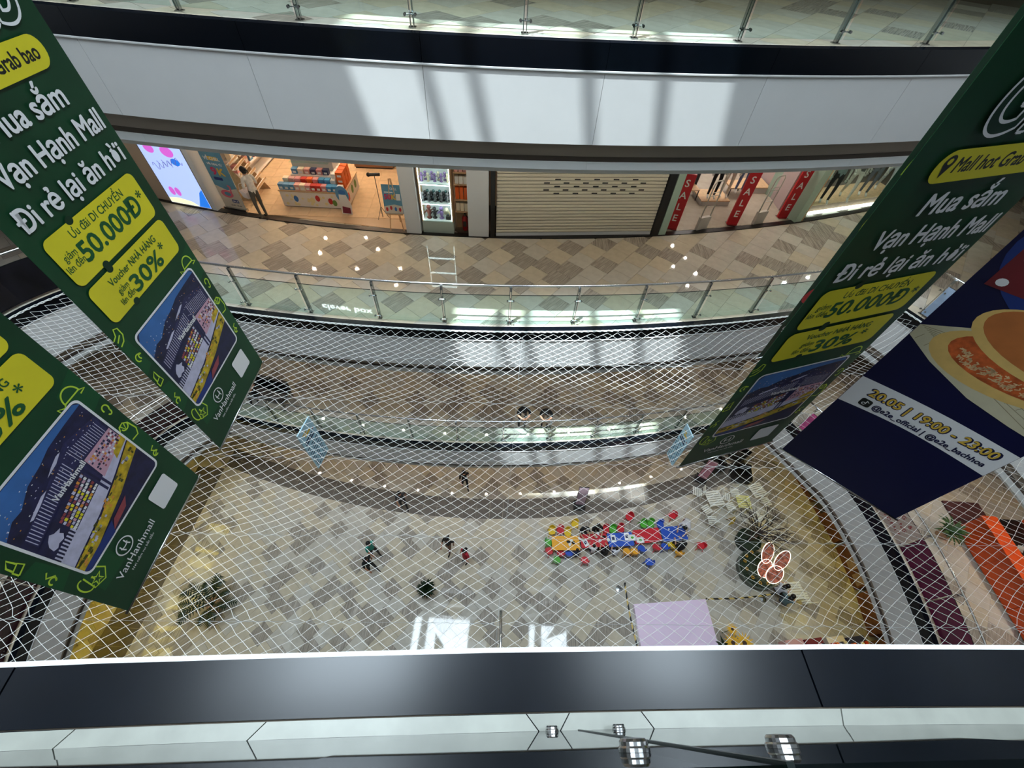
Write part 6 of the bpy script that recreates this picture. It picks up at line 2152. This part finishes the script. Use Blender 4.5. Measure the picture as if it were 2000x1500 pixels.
# pink platform and tape barrier
pk = [at(px, py, 0.25) for px, py in ((1238, 1180), (1378, 1170), (1407, 1274), (1254, 1276))]
pt = thing('stage_platform', 'flat glossy pink platform at the near side of the hall', 'platform', (0, 0, 0))
b = MB()
c = sum(pk, Vector())/4
pt.location = (c.x, c.y, 0)
b.prism([(q.x-c.x, q.y-c.y) for q in pk][::-1], 0.05, 0.25)
b.build('deck', [mat('platform_pink', rgb(240, 216, 240), 0.12)], pt)
MB().prism([((q.x-c.x)*0.97, (q.y-c.y)*0.97) for q in pk][::-1], 0.0, 0.05).build('skirting', [M_BROWN], pt)
M_TAPE = mat('tape', rgb(30, 26, 20), 0.5)
def tape_mat():
    m = bpy.data.materials.new('hazard_tape')
    m.use_nodes = True
    nt = m.node_tree
    bs = nt.nodes['Principled BSDF']
    tc = nt.nodes.new('ShaderNodeTexCoord')
    wv = nt.nodes.new('ShaderNodeTexWave')
    wv.inputs['Scale'].default_value = 1.6
    wv.bands_direction = 'DIAGONAL'
    rp = nt.nodes.new('ShaderNodeValToRGB')
    rp.color_ramp.interpolation = 'CONSTANT'
    rp.color_ramp.elements[0].color = (*rgb(24, 22, 18), 1)
    rp.color_ramp.elements[1].color = (*rgb(206, 176, 96), 1)
    rp.color_ramp.elements[1].position = 0.5
    nt.links.new(tc.outputs['Object'], wv.inputs['Vector'])
    nt.links.new(wv.outputs['Fac'], rp.inputs['Fac'])
    nt.links.new(rp.outputs['Color'], bs.inputs['Base Color'])
    return m
M_HAZ = tape_mat()
def tape_post(q, label):
    t = thing('barrier_post', label, 'post', (q.x, q.y, 0))
    MB().lathe([(0.14, 0), (0.14, 0.02), (0.03, 0.04)], 16).build('foot', [M_STEELD], t)
    MB().tube([(0, 0, 0.04), (0, 0, 0.88)], 0.025, 10).build('pole', [M_STEEL], t)
    MB().lathe([(0.035, 0.86), (0.035, 0.95), (0.02, 0.96)], 12).build('head', [M_BLK], t)
t0, t1, t2, t3 = at(1220, 1140, 0.88), at(1252, 1290, 0.88), at(1378, 1170, 0.88), at(1512, 1160, 0.88)
tape_post(t0, 'steel barrier post at the far left corner of the pink platform')
tape_post(t3, 'steel barrier post beside the seated people')
def tape(a, b_, label):
    d = b_-a
    L = d.length
    t = MB()
    n = 10
    vs = []
    for i in range(n+1):
        s_ = i/n
        z = -0.06*math.sin(math.pi*s_)
        vs += [(L*s_, -0.004, z+0.03), (L*s_, -0.004, z-0.03), (L*s_, 0.004, z-0.03), (L*s_, 0.004, z+0.03)]
    fs = []
    for i in range(n):
        for j in range(4):
            fs.append((4*i+j, 4*i+(j+1) % 4, 4*i+4+(j+1) % 4, 4*i+4+j))
    # the tape lies turned flat towards the hall light
    t.add([(x, y*0+zz*0.9, y*1.0+zz*0.45) for x, y, zz in vs], fs)
    o = t.build('barrier_tape', [M_HAZ], None, (a.x, a.y, 0.9), math.atan2(d.y, d.x))
    tag(o, label, 'tape')
tape(t0, t1, 'black and yellow tape along the left of the pink platform')
tape(t2, t3, 'black and yellow tape from the pink platform to the seated people')
# large paper sunflowers by the platform
sfl = thing('paper_sunflowers', 'cluster of large paper sunflowers at the corner of the pink platform', 'decoration', (at(1432, 1252, 0.6).x+0.1, at(1432, 1252, 0.6).y, 0))
for k, (x, y, z, s_) in enumerate(((-0.18, 0.34, 0.9, 0.24), (-0.12, -0.06, 0.6, 0.36), (0.34, -0.04, 0.55, 0.40), (0.1, -0.4, 0.45, 0.3))):
    b = MB()
    for j in range(16):
        a = 2*math.pi*j/16
        ca, sa = math.cos(a), math.sin(a)
        b.add([(0.35*s_*ca-0.14*s_*sa, 0.35*s_*sa+0.14*s_*ca, 0), (s_*ca, s_*sa, 0.05*s_), (0.35*s_*ca+0.14*s_*sa, 0.35*s_*sa-0.14*s_*ca, 0)], [(0, 1, 2)])
    b.lathe([(0.4*s_, 0), (0.4*s_, 0.01)], 16)
    f_ = b.build('blossom', [M_PET], sfl, (x, y, z))
    MB().lathe([(0.22*s_, 0.011), (0.2*s_, 0.03), (0.1*s_, 0.035)], 12).build('disc', [mat('seed_brown', rgb(70, 44, 26), 0.7)], f_)
    MB().tube([(x, y, 0), (x, y, z)], 0.012, 5).build('stem', [M_LEAF], sfl)
for k in range(7):
    a = 0.9*k
    b = MB().add([(0, 0, 0.05), (0.16*math.cos(a)-0.06*math.sin(a), 0.16*math.sin(a)+0.06*math.cos(a), 0.2), (0.38*math.cos(a), 0.38*math.sin(a), 0.22), (0.16*math.cos(a)+0.06*math.sin(a), 0.16*math.sin(a)-0.06*math.cos(a), 0.2)], [(0, 1, 2, 3)])
    b.build('leaf', [M_LEAFD], sfl, (-0.3, -0.15, 0.05))
# poster stands
def poster_stand(px, py, a, label, m):
    p = at(px, py, 0.0)
    t = thing('poster_stand', label, 'stand', (p.x, p.y, 0), R(a))
    MB().box(-0.25, 0.25, -0.18, 0.18, 0, 0.30).build('base', [M_BLK], t)
    b = MB()
    b.M = Matrix.Translation((0, 0, 0.28)) @ Matrix.Rotation(R(-10), 4, 'X')
    b.box(-0.22, 0.22, -0.02, 0.02, 0, 1.35)
    b.build('frame', [M_BLK], t)
    b = MB()
    b.M = Matrix.Translation((0, 0, 0.28)) @ Matrix.Rotation(R(-10), 4, 'X')
    b.box(-0.20, 0.20, -0.026, -0.02, 0.04, 1.32)
    b.build('poster', [m], t)
M_PST = mat('poster_mauve', rgb(186, 160, 172), 0.4, noise=0.15, nscale=3)
M_PSTP = mat('poster_dusty_pink', rgb(206, 140, 156), 0.4, noise=0.15, nscale=3)
poster_stand(1130, 990, 0, 'black stand with a mauve poster on the dark floor strip', M_PST)
poster_stand(1366, 938, -25, 'black stand with a pink poster below the right banner tip', M_PSTP)
# black armchairs
def armchair(px, py, a, label):
    p = at(px, py, 0.35)
    t = thing('armchair', label, 'armchair', (p.x, p.y, 0), R(a))
    MB().box(-.32, .32, -.3, .3, .12, .40).build('seat', [M_BLK], t)
    MB().box(-.32, .32, -.42, -.28, .12, .78).build('backrest', [M_BLK], t)
    for x in (-.40, .32):
        MB().box(x, x+.08, -.42, .3, .12, .58).build('armrest', [M_BLK], t)
    for x in (-.34, .34):
        for y in (-.36, .24):
            MB().box(x-.02, x+.02, y-.02, y+.02, 0, .12).build('leg', [M_STEELD], t)
armchair(1448, 928, 170, 'black armchair, nearest of the three under the right banner')
armchair(1393, 905, 100, 'black armchair, leftmost of the three under the right banner')
armchair(1446, 886, 215, 'black armchair, farthest of the three under the right banner')
# ground-floor counters below the right gallery edge
M_CNT = mat('counter_wood', rgb(150, 92, 52), 0.5, noise=0.3, nscale=4)
rn = random.Random(44)
RW = [(14.2, 10.6), (14.6, 8.7), (14.9, 6.8), (14.95, 4.9), (14.75, 3.2), (14.4, 1.7)]
for k in range(5):
    a, b_ = Vector(RW[k]), Vector(RW[k+1])
    d = b_-a
    L = d.length
    t = thing('food_counter', ['brown food counter farthest along the right wall', 'brown food counter second along the right wall', 'brown food counter in the middle of the right wall', 'brown food counter fourth along the right wall', 'brown food counter nearest at the right wall'][k], 'counter', (a.x, a.y, 0), math.atan2(d.y, d.x))
    MB().box(0.10, L-0.10, 0.0, 0.50, 0.0, 0.95).build('body', [M_CNT], t)
    MB().box(0.08, L-0.08, -0.03, 0.52, 0.95, 0.99).build('worktop', [mat('counter_top', rgb(186, 134, 70), 0.4)], t)
    for j in range(3):
        MB().box(0.1+j*L/3.2, 0.1+(j+0.75)*L/3.2, -0.012, 0.0, 0.25, 0.8).build('front_picture', [[M_CNT, M_BROWN, M_WOOD, M_CNT][rn.randrange(4)]], t)
    for j in range(4):
        MB().box(0.15+j*L/4.2, 0.15+j*L/4.2+0.25, 0.12, 0.42, 0.99, 1.12).build('display_case', [[M_CNT, M_BROWN, M_PPINK, M_BLK][rn.randrange(4)]], t)
for k, (px, py, c) in enumerate(((1590, 1266, 'red'), (1632, 1262, 'cream'), (1672, 1262, 'navy'), (1552, 1268, 'rose'))):
    p = at(px, py, 0.3)
    t = thing('gift_stall', c+' display stall at the near right corner of the hall', 'stall', (p.x, p.y, 0), R(10))
    MB().box(-.35, .35, -.3, .3, 0, .5).build('body', [bx_m[c] if c != 'red' else mat('stall_red', rgb(120, 24, 40), 0.5)], t)
    for j in range(4):
        MB().box(-.3+.16*j, -.18+.16*j, -.2, .1, .5, .62).build('goods', [bx_m[['cream', 'red', 'orange', 'navy'][(j+k) % 4]]], t)
# added yellow fill lights tint the left of the hall
